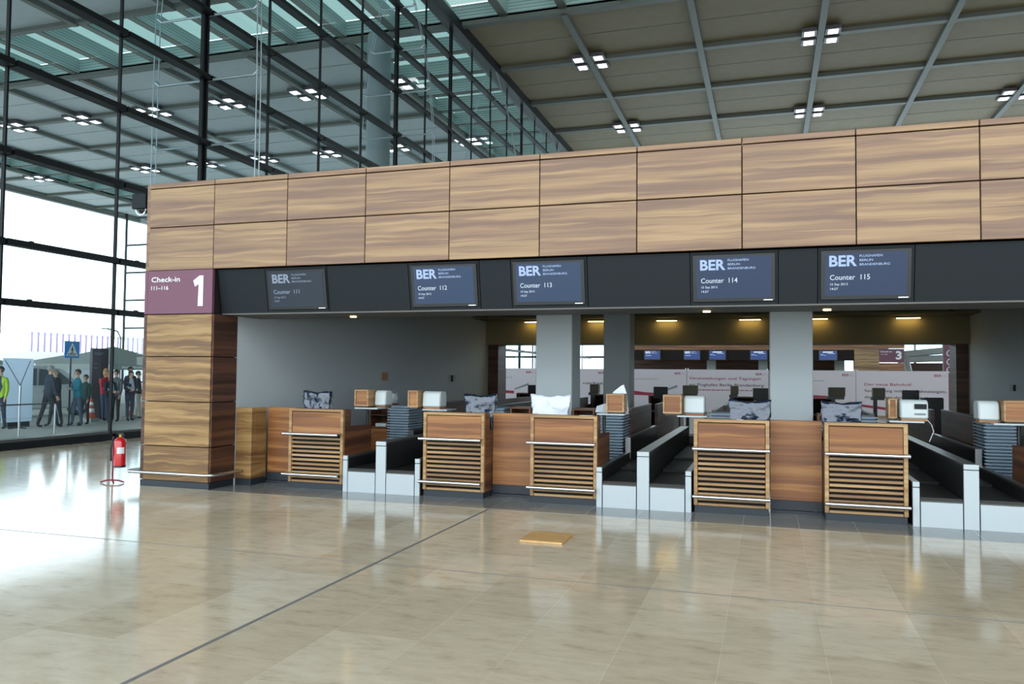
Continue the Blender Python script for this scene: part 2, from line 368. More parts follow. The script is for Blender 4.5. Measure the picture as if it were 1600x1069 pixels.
# round column under the canopy beyond the glass
c = MB().tube([(-10.6, 27.4, 0), (-10.6, 27.4, ZC)], .62, 32).build('column', M['column2'], smooth=True); tag(c, 'tall round light grey roof column beyond the glass wall', 'column')
for x_, y_, l_ in ((-36.4, 39.4, 'slim roof column beyond the glass, far left under the canopy'),):
    pass
# far wall of the hall: glazing bars
fb = MB()
for x in range(-60, 46, 4): fb.box(x-.08, x+.08, 61.8, 62, 0, ZC)
for z in (.2, 3.1, 6.2, 9.3, 12.4, 15.5): fb.box(-60, 46, 61.75, 61.95, z, z+.18)
fb.build('wall_back', M['frame_blk'], kind='structure')
MB().quad((-60, 61.9, .2), (46, 61.9, .2), (46, 61.9, ZC), (-60, 61.9, ZC)).build('window_61', M['glass'], kind='structure')

# ------------------------------------------------------------------ ceiling light clusters
def cluster(x, y, label, first=[None]):
    if first[0] is None:
        t = thing('ceiling_light', (0, 0, 0), label, 'ceiling light')
        for sx in (-1, 1):
            for sy in (-1, 1):
                cx, cy = sx*.56, sy*.56
                b = B(cx-.36, cx+.36, cy-.36, cy+.36, -.3, -.1).build('lamp', M['lampbody'], t)
                l = B(cx-.23, cx+.23, cy-.25, cy+.25, -.32, -.301).build('lens', M['lens'], b)
                B(cx-.04, cx+.04, cy-.04, cy+.04, -.1, 0).build('bracket', M['lampbody'], b)
        t.location = (x, y, ZC); first[0] = t; return t
    return dup(first[0], (x, y, ZC), label)
gl = {'n': 'ceiling lights'}
for x, y, lab in ((-.65, 33.3, 'four-lamp ceiling light above screen 113, the left one of the upper row over the hall'),
                  (11.27, 33.3, 'four-lamp ceiling light at the upper right, largest over the hall ceiling'),
                  (-.65, 45.55, 'small four-lamp ceiling light just above the wooden wall, left one of the lower row'),
                  (11.27, 45.55, 'small four-lamp ceiling light just above the wooden wall, middle of the lower row'),
                  (23.15, 45.55, 'four-lamp ceiling light cut off at the right edge of the photo'),
                  (-12.6, 33.3, 'four-lamp ceiling light beyond the glass beside the round column'),
                  (-12.6, 45.55, 'four-lamp ceiling light beyond the glass, right of and below the one beside the round column'),
                  (-18.6, 33.3, 'four-lamp light beyond the glass between the second and third dark mullions'),
                  (-24.6, 33.3, 'four-lamp light beyond the glass just right of the double mullion'),
                  (-30.5, 33.3, 'four-lamp light beyond the glass just left of the first cable truss'),
                  (-36.5, 33.3, 'four-lamp light beyond the glass left of the slim mullion at upper left'),
                  (-42.4, 33.3, 'four-lamp light beyond the glass nearest the left edge of the photo'),
                  (-24.6, 45.55, 'distant four-lamp light beyond the glass right above the wooden wall, beside slim cables'),
                  (-30.5, 45.55, 'distant four-lamp light beyond the glass above the wooden wall beside the inner cables'),
                  (-36.5, 45.55, 'distant four-lamp light beyond the glass behind the double mullion'),
                  (-42.4, 45.55, 'distant four-lamp light beyond the glass behind the outer truss cables'),
                  (-54.3, 45.55, 'farthest four-lamp light beyond the glass, low at the left edge near the white sky'),
                  (-18.6, 45.55, 'distant four-lamp light beyond the glass behind the foot of the round column')):
    cluster(x, y, lab)

# ------------------------------------------------------------------ the check-in building (island 1)
B(.1, 14.3, .12, 12.3, 4.2, 4.3).build('wall_top', M['anthra'], kind='structure')
def cladding(name, xs, z0, z1, y, m, labelkind=True, hid='structure'):
    pass
wf = B(.09, 14.38, .05, .12, 3.13, 4.3).build('wall_front', M['gap'], kind='structure')
J = [.075]+[1.2*i for i in range(1, 12)]+[13.2, 14.4]
JR = [.075, 1.2, 2.4, 3.6, 4.8, 6.0, 7.2, 8.4, 9.6, 10.8, 12.0, 13.2, 14.4]
for a, b in zip(JR[:-1], JR[1:]):
    B(a+.006, b-.006, 0, .05, 3.115, 3.731).build('wood_panel', M['wood'], wf, .003)
    B(a+.006, b-.006, 0, .05, 3.745, 4.305).build('wood_panel', M['wood'], wf, .003)
    B(a+.006, b-.006, 0, .3, 4.32, 4.385).build('coping', M['wood'], wf, .003)
B(0, .06, .03, 12.3, 3.115, 4.385).build('wall_left_side', M['wood'], kind='structure')
def pillar(x0, label):
    t = thing('wood_clad_pillar', (x0, 0, 0), label, 'pillar')
    B(x0+.08, x0+1.19, .05, .54, 0.09, 3.11).build('core', M['gap'], t)
    zs = [.09, .587, 1.22, 1.865, 2.475]
    for a, b in zip(zs[:-1], zs[1:]):
        B(x0+.075, x0+1.2, 0, .05, a+.006, b-.006).build('front_panel', M['wood_pil'], t, .003)
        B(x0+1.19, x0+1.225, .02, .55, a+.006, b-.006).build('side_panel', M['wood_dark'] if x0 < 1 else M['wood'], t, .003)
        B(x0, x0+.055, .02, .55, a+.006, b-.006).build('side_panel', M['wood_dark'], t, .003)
    B(x0+.02, x0+1.21, .01, .55, 0, .088).build('plinth', M['plinth'], t)
    r = MB().tube([(x0-.12, .3, .215), (x0-.12, -.06, .215), (x0-.06, -.12, .215), (x0+1.24, -.12, .215), (x0+1.33, -.05, .215), (x0+1.36, .1, .215), (x0+1.36, .53, .215)], .024, 10)
    for x in (x0+.15, x0+1.05): r.tube([(x, -.12, .215), (x, .01, .215)], .012, 8)
    r.tube([(x0+1.36, .3, .215), (x0+1.21, .3, .215)], .012, 8); r.tube([(x0-.12, .25, .215), (x0+.02, .25, .215)], .012, 8)
    r.build('bumper_rail', M['steel'], t, smooth=True)
    return t
M['wood_pil'] = wood('walnut_wavy', [(102, 72, 42), (128, 95, 55), (145, 112, 67), (162, 130, 84)], .42, 6, .5, .035)
pillar(0, 'wooden clad pillar at the left end of the check-in hall under the maroon sign')
pillar(13.2, 'wooden clad pillar at the right end of the check-in hall, beyond the last desk')
sg = thing('check_in_sign', (.075, 0, 2.48), 'maroon check-in sign with white number 1 on top of the wooden pillar', 'sign')
B(.075, 1.2, .0, .05, 2.482, 3.108).build('panel', M['maroon'], sg, .002)
B(.0, .055, .02, .5, 2.482, 3.108).build('side_panel', M['maroon'], sg, .002)
text('Check-in', M['white_pl'], sg, .14, 2.945, 0, .075, .5, bold=.01)
text('111–116', M['white_pl'], sg, .14, 2.83, 0, .06, .3, bold=.005)
MB().prism([(.875, 2.95), (.905, 2.865), (.97, 2.9), (.96, 2.585), (1.045, 2.585), (1.045, 3.02), (.98, 3.02)], 'Y', -.004, 0).build('numeral', M['white_pl'], sg)
# dark screen band, leaning inwards to its foot
yT, yBt, zT, zBt = .08, .19, 3.1, 2.49
def band_y(z): return yT+(yBt-yT)*(zT-z)/(zT-zBt)
bandseg = [(1.22, 2.0), (2.0, 2.98), (2.98, 4.19), (4.19, 5.18), (5.18, 5.6), (5.6, 6.58), (6.58, 7.81), (7.81, 8.79), (8.79, 9.21), (9.21, 10.19), (10.19, 11.42), (11.42, 12.4), (12.4, 13.2)]
wb = MB().prism([(.12, 3.1), (.5, 3.1), (.5, 2.495), (.235, 2.495)], 'X', 1.22, 13.2).build('trim_11', M['gap'], kind='structure')
for a, b in bandseg:
    MB().prism([(yT, zT), (yT+.03, zT), (yBt+.03, zBt), (yBt, zBt)], 'X', a+.005, b-.005).build('dark_panel', M['anthra'], wb)
B(1.22, 13.2, .2, 1.1, 2.47, 2.49).box(1.22, 13.2, 1.08, 1.1, 2.49, 3.25).build('trim_8', M['soffit'], kind='structure')
for x in (3.0, 7.95, 9.35): tag(MB().tube([(x, .8, 2.455), (x, .8, 2.4699)], .045, 16).build('downlight', M['strip']), {3.0: 'tiny round downlight in the soffit right of screen 111', 7.95: 'tiny round downlight in the soffit left of the right grey column', 9.35: 'tiny round downlight in the soffit right of the right grey column'}[x], 'downlight')
# information screens
FONTN = 0
def screen(cx, num, sm, tm, tw, label, y=None):
    t = thing('information_screen', (cx, 0, 2.5), label, 'screen', 'counter screens in the dark band')
    def P(x, z, o=0): return (x, band_y(z)-o, z)
    def leanbox(x0, x1, z0, z1, o0, o1):
        m = MB(); v = [P(x0, z0, o0), P(x1, z0, o0), P(x1, z0, o1), P(x0, z0, o1), P(x0, z1, o0), P(x1, z1, o0), P(x1, z1, o1), P(x0, z1, o1)]
        m.v = v; m.f = [(0, 3, 2, 1), (4, 5, 6, 7), (0, 1, 5, 4), (1, 2, 6, 5), (2, 3, 7, 6), (3, 0, 4, 7)]; return m
    leanbox(cx-.46, cx+.46, 2.525, 3.065, 0, .025).build('housing', M['bezel'], t, .004)
    d = leanbox(cx-.415, cx+.415, 2.567, 3.035, .0255, .027).build('display', sm, t)
    tl = (yBt-yT)/(zT-zBt)
    def T(s, m, fx, z, h, w, bold=0): text(s, m, d, cx-.415+.83*fx, z, band_y(z)-.0275, h, w, bold=bold, tilt=tl, depth=.001)
    T('BER', tm, .05, 2.892, .118, .285, .03)
    for i, s in enumerate(('FLUGHAFEN', 'BERLIN', 'BRANDENBURG')): T(s, tm, .425, 2.984-.046*i, .026, (.23, .135, .305)[i], .004)
    T('Counter  %d' % num, tw, .06, 2.742, .058, .41, .006)
    T('15 Sep 2013', tw, .065, 2.682, .026, .18, .004); T('14:57', tw, .065, 2.632, .026, .08, .004)
    leanbox(cx+.33, cx+.43, 2.533, 2.545, .0255, .03).build('badge', M['white_pl'], t)
    return t
screen(2.5, 111, M['scr_dim'], M['txt_dim'], M['txt_dim'], 'dim blue information screen reading Counter 111')
screen(4.69, 112, M['scr'], M['txt'], M['txt_w'], 'blue information screen reading Counter 112, second from the left in the dark band')
screen(6.09, 113, M['scr'], M['txt'], M['txt_w'], 'blue information screen reading Counter 113, third from the left, above the wide grey column')
screen(8.30, 114, M['scr2'], M['txt'], M['txt_w'], 'blue information screen reading Counter 114, left of and above the right grey column')
screen(9.70, 115, M['scr2'], M['txt'], M['txt_w'], 'large blue information screen reading Counter 115, rightmost in the dark band')
# inner walls, ceiling, rear bulkhead
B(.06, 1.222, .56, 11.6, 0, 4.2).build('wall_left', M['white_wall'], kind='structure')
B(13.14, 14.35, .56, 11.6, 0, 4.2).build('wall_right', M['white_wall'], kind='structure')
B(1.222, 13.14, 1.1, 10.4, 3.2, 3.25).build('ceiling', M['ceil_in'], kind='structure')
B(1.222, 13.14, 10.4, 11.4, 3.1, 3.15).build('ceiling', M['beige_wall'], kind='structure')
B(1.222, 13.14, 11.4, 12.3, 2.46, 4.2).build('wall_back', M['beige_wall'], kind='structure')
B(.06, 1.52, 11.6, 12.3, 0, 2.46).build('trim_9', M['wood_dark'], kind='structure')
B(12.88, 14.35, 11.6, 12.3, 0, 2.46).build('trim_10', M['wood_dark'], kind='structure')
for i, (x, lab) in enumerate(((2.65, 'leftmost warm strip light over the rear wall inside the hall'), (4.4, 'warm strip light over the rear wall, half hidden between the two left grey columns'), (6.2, 'warm strip light over the rear wall just right of the dark inner column'), (8.25, 'warm strip light over the rear wall just left of the right grey column'), (9.8, 'warm strip light over the rear wall just right of the right grey column'), (11.82, 'rightmost warm strip light over the rear wall'))):
    t = thing('strip_light', (x, 11.25, 3.1), lab, 'strip light')
    B(x-.27, x+.27, 11.2, 11.33, 3.06, 3.1).build('housing', M['soffit'], t); B(x-.25, x+.25, 11.215, 11.315, 3.045, 3.06).build('lens', M['strip'], t)
for x, y, lab in ((5.4, 3.0, 'wide light grey square column behind the desks for counters 112 and 113'), (9.0, 3.0, 'light grey square column behind the panel between desks 114 and 115'), (5.45, 8.3, 'darker grey square column deep inside, right of the front left column'), (9.0, 8.3, 'square column deep inside hidden behind the right grey column')):
    t = thing('square_column', (x, y, 0), lab, 'column')
    B(x-.3, x+.3, y, y+.6, 0, 3.2).build('shaft', M['column'], t, .012)
    h = B(x-.2, x+.2, y-.004, y, 1.0, 1.3).build('access_panel', M['column'], t)
for x, y, z, lab in ((1.9, 9.6, 3.2, 'small dome camera on the inner ceiling at the left rear corner'), (12.4, 9.6, 3.2, 'small dome camera on the inner ceiling at the right corner')):
    t = thing('dome_camera', (x, y, z), lab, 'camera')
    MB().tube([(x, y, z-.05), (x, y, z)], .08, 14).build('mount', M['white_pl'], t)
    MB().lathe((x, y, z-.12), [(.02, 0), (.05, .02), (.065, .07)], 14).build('dome', M['black'], t, smooth=True)
# outdoor-style dome camera on the corner
t = thing('surveillance_camera', (.0, .1, 4.15), 'grey boxed dome camera on the top left corner of the wooden wall', 'camera')
B(-.28, -.03, .02, .24, 4.05, 4.27).build('housing', M['anthra'], t, .006); B(-.03, .0, .08, .16, 4.15, 4.25).build('arm', M['anthra'], t)
MB().lathe((-.155, .12, 3.985), [(.01, 0), (.05, .012), (.075, .04), (.08, .07)], 16).build('dome', M['black'], t, smooth=True)
MB().tube([(-.155+.09*math.cos(a), .07, 4.05-.09*math.sin(a)) for a in [math.pi*i/12 for i in range(13)]], .012, 8).build('ring', M['white_pl'], t, smooth=True)
for yy, zz, xx, lab in ((5.2, 1.5, 1.222, 'small wall socket box on the left inner white wall'), (8.9, 1.45, 1.222, 'small dark fitting on the left inner wall near the back')):
    tag(B(xx, xx+.05, yy, yy+.16, zz, zz+.16).build('wall_fitting', M['tan' if yy < 6 else 'black']), lab, 'wall fitting')
tag(B(13.09, 13.14, 7.9, 8.1, 1.42, 1.54).build('wall_fitting', M['black']), 'small dark socket on the right inner white wall', 'wall fitting')

# ------------------------------------------------------------------ check-in desks
def desk(label):
    t = thing('check_in_desk', (0, 0, 0), label, 'check-in desk', 'check-in desks')
    w = .88
    f = MB(); f.box(0, .045, 0, .05, .09, 1.135); f.box(w-.045, w, 0, .05, .09, 1.135); f.box(.045, w-.045, 0, .05, 1.1, 1.135)
    f.build('frame', M['wood_edge'], t, .002)
    B(.05, w-.05, .012, .04, .775, 1.09).build('upper_panel', M['wood_desk'], t, .002)
    B(.045, w-.045, .075, .085, .08, 1.1).build('backing', M['gap'], t)
    s = MB()
    for i in range(11):
        z = .09+i*.061
        s.box(.05, w-.05, .006, .03, z, z+.031)
    s.build('slats', M['wood_slat'], t, .002)
    B(.01, w-.01, .012, .6, 0, .085).build('plinth', M['plinth'], t)
    for zz, dp in ((.785, .15), (.215, .15)):
        r = MB().tube([(-.002, -dp, zz), (w+.002, -dp, zz)], .02, 12)
        r.box(.0, w, -dp-.004, -.03, zz+.012, zz+.018) if zz > .5 else r.box(.0, w, -dp-.002, -.05, zz+.012, zz+.016)
        for x in (.12, w-.12): r.tube([(x, -dp, zz), (x, .01, zz)], .012, 8)
        r.build('bumper_bar', M['steel'], t)
    pr = [(.052, .086), (.052, 1.13), (.22, 1.13), (.22, .9), (.84, .88), (.84, .086)]
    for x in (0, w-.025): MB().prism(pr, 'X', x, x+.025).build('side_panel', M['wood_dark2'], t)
    B(.03, w-.03, .087, .21, 1.11, 1.134).build('counter_shelf', M['wood_desk'], t)
    B(.03, w-.03, .22, .82, .72, .745).build('worktop', M['rail_top'], t)
    return t
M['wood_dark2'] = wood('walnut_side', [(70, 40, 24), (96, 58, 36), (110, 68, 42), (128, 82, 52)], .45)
D0 = desk('wooden slatted check-in desk nearest the pillar, left of the first baggage conveyor')
D0.location = (2.1, .6, 0)
DX = {111: 2.1, 112: 4.21, 113: 5.73, 114: 7.81, 115: 9.3, 116: 11.42}
dl = {112: 'wooden slatted check-in desk just right of the leftmost conveyor', 113: 'wooden slatted check-in desk in front of the wide left grey column',
      114: 'wooden slatted check-in desk just right of the middle conveyor', 115: 'wooden slatted check-in desk left of the right-hand conveyor, largest of the row', 116: 'wooden check-in desk for counter 116 at the right end, mostly outside the photo'}
for n in (112, 113, 114, 115, 116): dup(D0, (DX[n], .6, 0), dl[n])
far_names = ['leftmost', 'second from left', 'third from left', 'third from right', 'second from right', 'rightmost']
for i, n in enumerate((116, 115, 114, 113, 112, 111)):
    dup(D0, (14.4-DX[n], 11.7, 0), 'dark far side check-in desk seen from behind, %s of its row' % far_names[i], math.pi, 'far side desks')
# infill panels between the desks
for x0, x1, lab in ((1.52, 2.09, 'recessed wooden infill panel left of the first desk'), (5.1, 5.72, 'recessed wooden infill panel left of the desk before the wide grey column'), (8.7, 9.29, 'recessed wooden infill panel directly below the right grey column'), (12.32, 12.88, 'recessed wooden infill panel right of the last desk, outside the photo')):
    t = thing('infill_panel', (x0, .93, 0), lab, 'wall panel')
    B(x0, x1, .93, .97, .16, 1.13).build('panel', M['wood_desk'], t, .002)
    B(x0, x1, .94, .98, .045, .158).build('kick_plate', M['plinth'], t); B(x0, x1, .90, .96, 0, .04).build('base', M['plinth'], t)
t = thing('end_panel', (1.25, .6, 0), 'narrow orange wooden end panel between the pillar and the recessed panel', 'wall panel')
B(1.23, 1.5, .558, .64, .1, 1.13).box(1.48, 1.5, .64, .92, .1, 1.13).build('panel', M['wood_pil'], t, .002); B(1.23, 1.5, .565, .9, 0, .098).build('base', M['plinth'], t)

# ------------------------------------------------------------------ baggage conveyors
def conveyor(label):
    t = thing('baggage_conveyor', (0, 0, 0), label, 'baggage conveyor', 'baggage conveyors between the desks')
    for x0, x1, z in ((-.585, -.515, .5), (-.075, .075, .715), (.515, .585, .5)):
        p = B(x0, x1, -.03, .0, 0, z-.066).build('end_post', M['steel_white'], t, .003)
        B(x0, x1, -.03, .0, z-.057, z).build('cap', M['steel_white'], p, .003)
    for s in (-1, 1):
        a, b = (-.51, -.08) if s < 0 else (.08, .51)
        B(a+.006, b-.006, -.03, -.01, 0, .282).build('front_panel', M['steel_white'], t, .003)
        MB().prism([(-.03, .288), (-.03, .295), (.02, .325), (.02, .288)], 'X', a, b).build('front_lip', M['rail_top'], t)
        be = MB(); be.box(a, b, .02, 1.25, .27, .325).box(a, b, 1.3, 2.6, .3, .355).box(a, b, 2.65, 5.2, .33, .385); be.build('belt', M['belt'], t)
        x0, x1 = (-.585, -.515) if s < 0 else (.515, .585)
        B(x0, x1, .002, 2.13, .0, .47).build('side_rail', M['rail_blk'], t); B(x0, x1, .002, 2.13, .47, .497).build('side_rail_cap', M['rail_top'], t)
        B(x0, x1, 2.14, 5.2, .0, .69).build('rear_rail', M['rail_blk'], t); B(x0, x1, 2.14, 5.2, .69, .715).build('rear_rail_cap', M['rail_top'], t)
        B(x0-.005, x1+.005, 2.125, 2.14, .4, .715).build('rail_end_plate', M['steel'], t)
        B(a, b, .02, 5.2, .0, .26).build('base', M['rail_blk'], t)
    B(-.075, .075, .002, 5.2, 0, .69).build('divider', M['rail_blk'], t); B(-.075, .075, .002, 5.2, .69, .713).build('divider_cap', M['rail_top'], t)
    return t
c0 = conveyor('twin-lane baggage conveyor left of the second desk, first from the left'); c0.location = (3.6, .58, 0)
dup(c0, (7.2, .58, 0), 'twin-lane baggage conveyor in the middle of the desk row')
dup(c0, (10.8, .58, 0), 'twin-lane baggage conveyor at the right edge, largest in the photo')
t = thing('collector_conveyor', (7.2, 6.2, 0), 'long dark cross conveyor housing behind the baggage lanes deep inside', 'conveyor')
B(1.6, 12.8, 5.82, 6.6, .1, .5).build('housing', M['rail_blk'], t); B(1.6, 12.8, 5.86, 6.56, .5, .52).build('belt', M['belt'], t); B(1.7, 12.7, 5.9, 6.5, 0, .1).build('base', M['gap'], t)
pn = ['left of the first conveyor', 'right of the first conveyor', 'left of the middle conveyor', 'right of the middle conveyor', 'left of the right conveyor', 'right of the right conveyor']
for i, x in enumerate((2.93, 4.27, 6.55, 7.87, 10.13, 11.5)):
    t = thing('partition', (x, 4.5, 0), 'dark brown partition panel with pale top edge behind the trays, '+pn[i], 'partition', 'dark partitions')
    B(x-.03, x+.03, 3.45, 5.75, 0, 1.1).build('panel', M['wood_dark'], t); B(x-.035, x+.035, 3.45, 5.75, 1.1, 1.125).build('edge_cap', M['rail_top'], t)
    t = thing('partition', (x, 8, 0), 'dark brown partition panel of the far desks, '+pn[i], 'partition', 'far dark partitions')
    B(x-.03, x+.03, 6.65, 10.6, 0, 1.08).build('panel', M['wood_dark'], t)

# ------------------------------------------------------------------ tray stacks
def tray(label):
    m = MB(); w, l = .2, .3
    m.box(-w, w, -l, l, .016, .036).box(-w+.03, w-.03, -l+.03, l-.03, .0, .016)
    o = m.build('luggage_tray', M['tray'], None, .002); tag(o, label, 'tray'); return o
NW = 'first second third fourth fifth sixth seventh eighth ninth tenth eleventh twelfth thirteenth fourteenth fifteenth sixteenth seventeenth eighteenth nineteenth twentieth'.split()
NW += ['twenty-'+w for w in NW[:9]]+['thirtieth']+['thirty-'+w for w in NW[:9]]
T0 = None
sl = {111: (2.78, 'stack beside the shelf cabinet', 1.11), 112: (4.45, 'stack behind the second desk', 1.14), 113: (6.37, 'stack left of the middle conveyor', 1.11),
      114: (8.06, 'stack behind the fourth desk', 1.14), 115: (9.93, 'stack behind the fifth desk', 1.14), 116: (11.63, 'stack right of the right-hand conveyor', 1.11)}
for n, (x, lab, zt) in sl.items():
    k = 0; z = 0; tot = 0
    while z < zt-.03: tot += 1; z += .0445
    z = 0
    while z < zt-.03:
        jx, jy = random.uniform(-.006, .006), random.uniform(-.006, .006)
        if T0 is None: T0 = tray(lab); o = T0
        else: o = T0.copy(); COL.objects.link(o); o['label'] = lab
        o['label'] = 'plastic tray, %s from the top of the %s' % (NW[tot-1-k], lab); o['group'] = 'trays in the '+lab
        o.location = (x+jx, 3.06+jy, z+.0005); z += .0445; k += 1

# ------------------------------------------------------------------ things on the desks
def crumple(name, w0, w1, h, d, m, seed, parent=None, amp=.03):
    """a plastic bag pulled over a monitor: flared box with a creased skin"""
    nx, nz, ny = 26, 18, 5; v = []; f = []; idx = {}
    def P(i, j, k):
        key = (i, j, k)
        if key in idx: return idx[key]
        a = i/nx-.5; c = k/nz; b = j/ny-.5
        w = w0+(w1-w0)*c; x = a*w; y = b*d*(1-.6*c); z = c*h
        nn = noise.noise_vector(Vector((x*8+seed, y*9, z*8)))*.8+noise.noise_vector(Vector((x*20+z*12+seed, y*22, z*34)))*.75
        fac = 0 if k == 0 else 1
        if k == nz: z += .03*abs(a)*2-.012
        idx[key] = len(v); v.append((x+nn.x*amp*fac, y+nn.y*amp, z+nn.z*amp*fac*.8)); return idx[key]
    for i in range(nx):
        for k in range(nz):
            f.append((P(i, 0, k), P(i+1, 0, k), P(i+1, 0, k+1), P(i, 0, k+1))); f.append((P(i, ny, k), P(i, ny, k+1), P(i+1, ny, k+1), P(i+1, ny, k)))
        for j in range(ny):
            f.append((P(i, j, nz), P(i+1, j, nz), P(i+1, j+1, nz), P(i, j+1, nz))); f.append((P(i, j, 0), P(i, j+1, 0), P(i+1, j+1, 0), P(i+1, j, 0)))
    for j in range(ny):
        for k in range(nz):
            f.append((P(0, j, k), P(0, j, k+1), P(0, j+1, k+1), P(0, j+1, k))); f.append((P(nx, j, k), P(nx, j+1, k), P(nx, j+1, k+1), P(nx, j, k+1)))
    mb = MB(); mb.v = v; mb.f = f
    o = org(parent); mb.v = [(x+o.x, y+o.y, z+o.z) for x, y, z in mb.v]
    return mb.build(name, m, parent, smooth=True)
for x, w0, w1, h, m, lab, sd in ((2.27, .40, .44, .62, 'bag_dark', 'monitor wrapped in dark shiny plastic film on desk 111', 1.), (4.86, .36, .46, .62, 'bag_dark', 'monitor wrapped in crinkled dark film on desk 112, right end', 5.),
                                 (5.87, .38, .56, .63, 'bag_white', 'monitor under a flared white plastic bag on desk 113', 9.), (8.46, .46, .5, .61, 'bag_dark', 'monitor wrapped in crinkled film on desk 114, left of the grey column', 14.), (9.52, .42, .46, .61, 'bag_dark', 'monitor wrapped in crinkled film on desk 115', 19.)):
    t = thing('wrapped_monitor', (x, 1.08, .745), lab, 'monitor', 'wrapped monitors on the front desks')
    B(x-.1, x+.1, 1.02, 1.16, .745, .757).build('foot', M['black'], t)
    b = crumple('plastic_bag', w0, w1, h-.015, .14, M[m], sd, t, .02); b.location.z = .013
# wooden boxes, wrapped printers and their shelves beside the lanes
def assembly(n, side, dev=True):
    xr = {111: 2.98, 112: 4.21, 113: 6.61, 114: 7.81, 115: 10.18, 116: 11.42}[n]
    s = 1 if side == 'R' else -1
    a, b = sorted((xr-s*.12, xr+s*.26))
    t = thing('shelf_stand', (xr-s*.1, 1.5, 0), 'pale steel shelf on a post carrying the wooden box beside desk %d' % n, 'shelf', 'steel shelves beside the lanes')
    B(a, b, 1.13, 1.5, 1.125, 1.145).build('shelf', M['steel_white'], t, .003)
    MB().tube([(xr-s*.08, 1.47, 0), (xr-s*.08, 1.47, 1.125)], .022, 10).build('post', M['steel_dk'], t)
    return t
BX = {111: (2.97, 'R'), 112: (3.86, 'L'), 113: (6.66, 'R'), 114: (7.5, 'L'), 115: (10.2, 'R'), 116: (11.34, 'L')}
box_l = {111: 'small framed wooden box above the first conveyor beside desk 111', 112: 'small narrow wooden box beside desk 112, left of a wrapped printer', 113: 'small framed wooden box beside desk 113 in front of a white sheet',
         114: 'small framed wooden box above the middle conveyor beside desk 114', 115: 'small wooden box behind the printer with keypad at desk 115', 116: 'framed wooden box at the right edge of the photo'}
def wbox(x, w, y, n):
    t = thing('wooden_box', (x, y, 1.145), box_l[n], 'box', 'wooden boxes beside the desks')
    z0, z1 = 1.165, 1.41
    B(x-w/2+.02, x+w/2-.02, y-.08, y+.12, 1.1455, 1.165).build('base', M['black'], t)
    f = MB(); f.box(x-w/2, x-w/2+.022, y-.11, y+.13, z0, z1).box(x+w/2-.022, x+w/2, y-.11, y+.13, z0, z1).box(x-w/2+.022, x+w/2-.022, y-.11, y+.13, z1-.022, z1).box(x-w/2+.022, x+w/2-.022, y-.11, y+.13, z0, z0+.022).box(x-w/2+.022, x+w/2-.022, y+.11, y+.13, z0+.022, z1-.022)
    f.build('case', M['wood_edge'], t, .002)
    B(x-w/2+.022, x+w/2-.022, y-.095, y-.08, z0+.022, z1-.022).build('inset_panel', M['wood_desk'], t)
def printer(x, w, y, lab, keypad=False, mt='white_plastic'):
    t = thing('label_printer', (x, y, 1.145), lab, 'printer', 'wrapped printers')
    m = MB().prism([(y-.13, 1.175), (y-.11, 1.37), (y-.06, 1.4), (y+.1, 1.395), (y+.13, 1.34), (y+.13, 1.175)], 'X', x-w/2, x+w/2)
    m.build('body', M[mt], t, .015)
    B(x-w/2+.01, x+w/2-.01, y-.1, y+.1, 1.1455, 1.175).build('base', M['wood_desk'], t)
    if keypad:
        B(x-.0, x+w/2-.02, y-.1335, y-.118, 1.29, 1.35).build('keypad', M['anthra'], t)
        MB().tube([(x+.14, y, 1.18), (x+.2, y-.02, 1.1), (x+.22, y-.03, 1.02), (x+.19, y-.04, .95), (x+.17, y-.04, .9)], .0035, 6).build('cord', M['white_pl'], t)
        B(x+.0, x+w/2-.03, y-.1375, y-.128, 1.22, 1.24).build('label_strip', M['ink_gr'], t)
    return t
for n, (x, sd) in BX.items(): assembly(n, sd)
wbox(2.97, .23, 1.24, 111); printer(3.19, .18, 1.42, 'wrapped white printer right of the wooden box at desk 111')
wbox(3.80, .16, 1.24, 112); printer(4.04, .28, 1.36, 'white wrapped printer right of the wooden box at desk 112')
wbox(6.74, .24, 1.24, 113)
wbox(7.49, .24, 1.24, 114); printer(7.76, .26, 1.36, 'grey-white wrapped printer right of the wooden box at desk 114')
wbox(10.12, .1, 1.4, 115); printer(10.34, .3, 1.3, 'white printer with dark keypad and slanted front at desk 115', True)
wbox(11.4, .27, 1.24, 116); printer(11.14, .22, 1.36, 'white wrapped printer left of the box at the right edge of the photo')
# white sheet draped behind the wooden box of 113
sh = MB(); P_ = [(6.42, .0, 1.14), (6.44, .0, 1.22), (6.56, .05, 1.26), (6.66, .05, 1.42), (6.76, .05, 1.5), (6.8, .05, 1.52), (6.83, .06, 1.42), (6.86, .06, 1.2)]
for (a, b) in zip(P_[:-1], P_[1:]):
    sh.quad((a[0], 1.4+a[1], 1.135), (b[0], 1.4+b[1], 1.135), (b[0], 1.4+b[1], b[2]), (a[0], 1.4+a[1], a[2]))
    sh.quad((a[0], 1.44+a[1], 1.135), (b[0], 1.44+b[1], 1.135), (b[0], 1.44+b[1], b[2]), (a[0], 1.44+a[1], a[2]))
    sh.quad((a[0], 1.4+a[1], a[2]), (b[0], 1.4+b[1], b[2]), (b[0], 1.44+b[1], b[2]), (a[0], 1.44+a[1], a[2]))
for v_ in range(len(sh.v)): sh.v[v_] = (sh.v[v_][0], sh.v[v_][1], sh.v[v_][2]+.012)
o = sh.build('plastic_sheet', M['bag_white']); tag(o, 'white plastic sheet standing in a peak behind the wooden box at desk 113', 'plastic sheet')
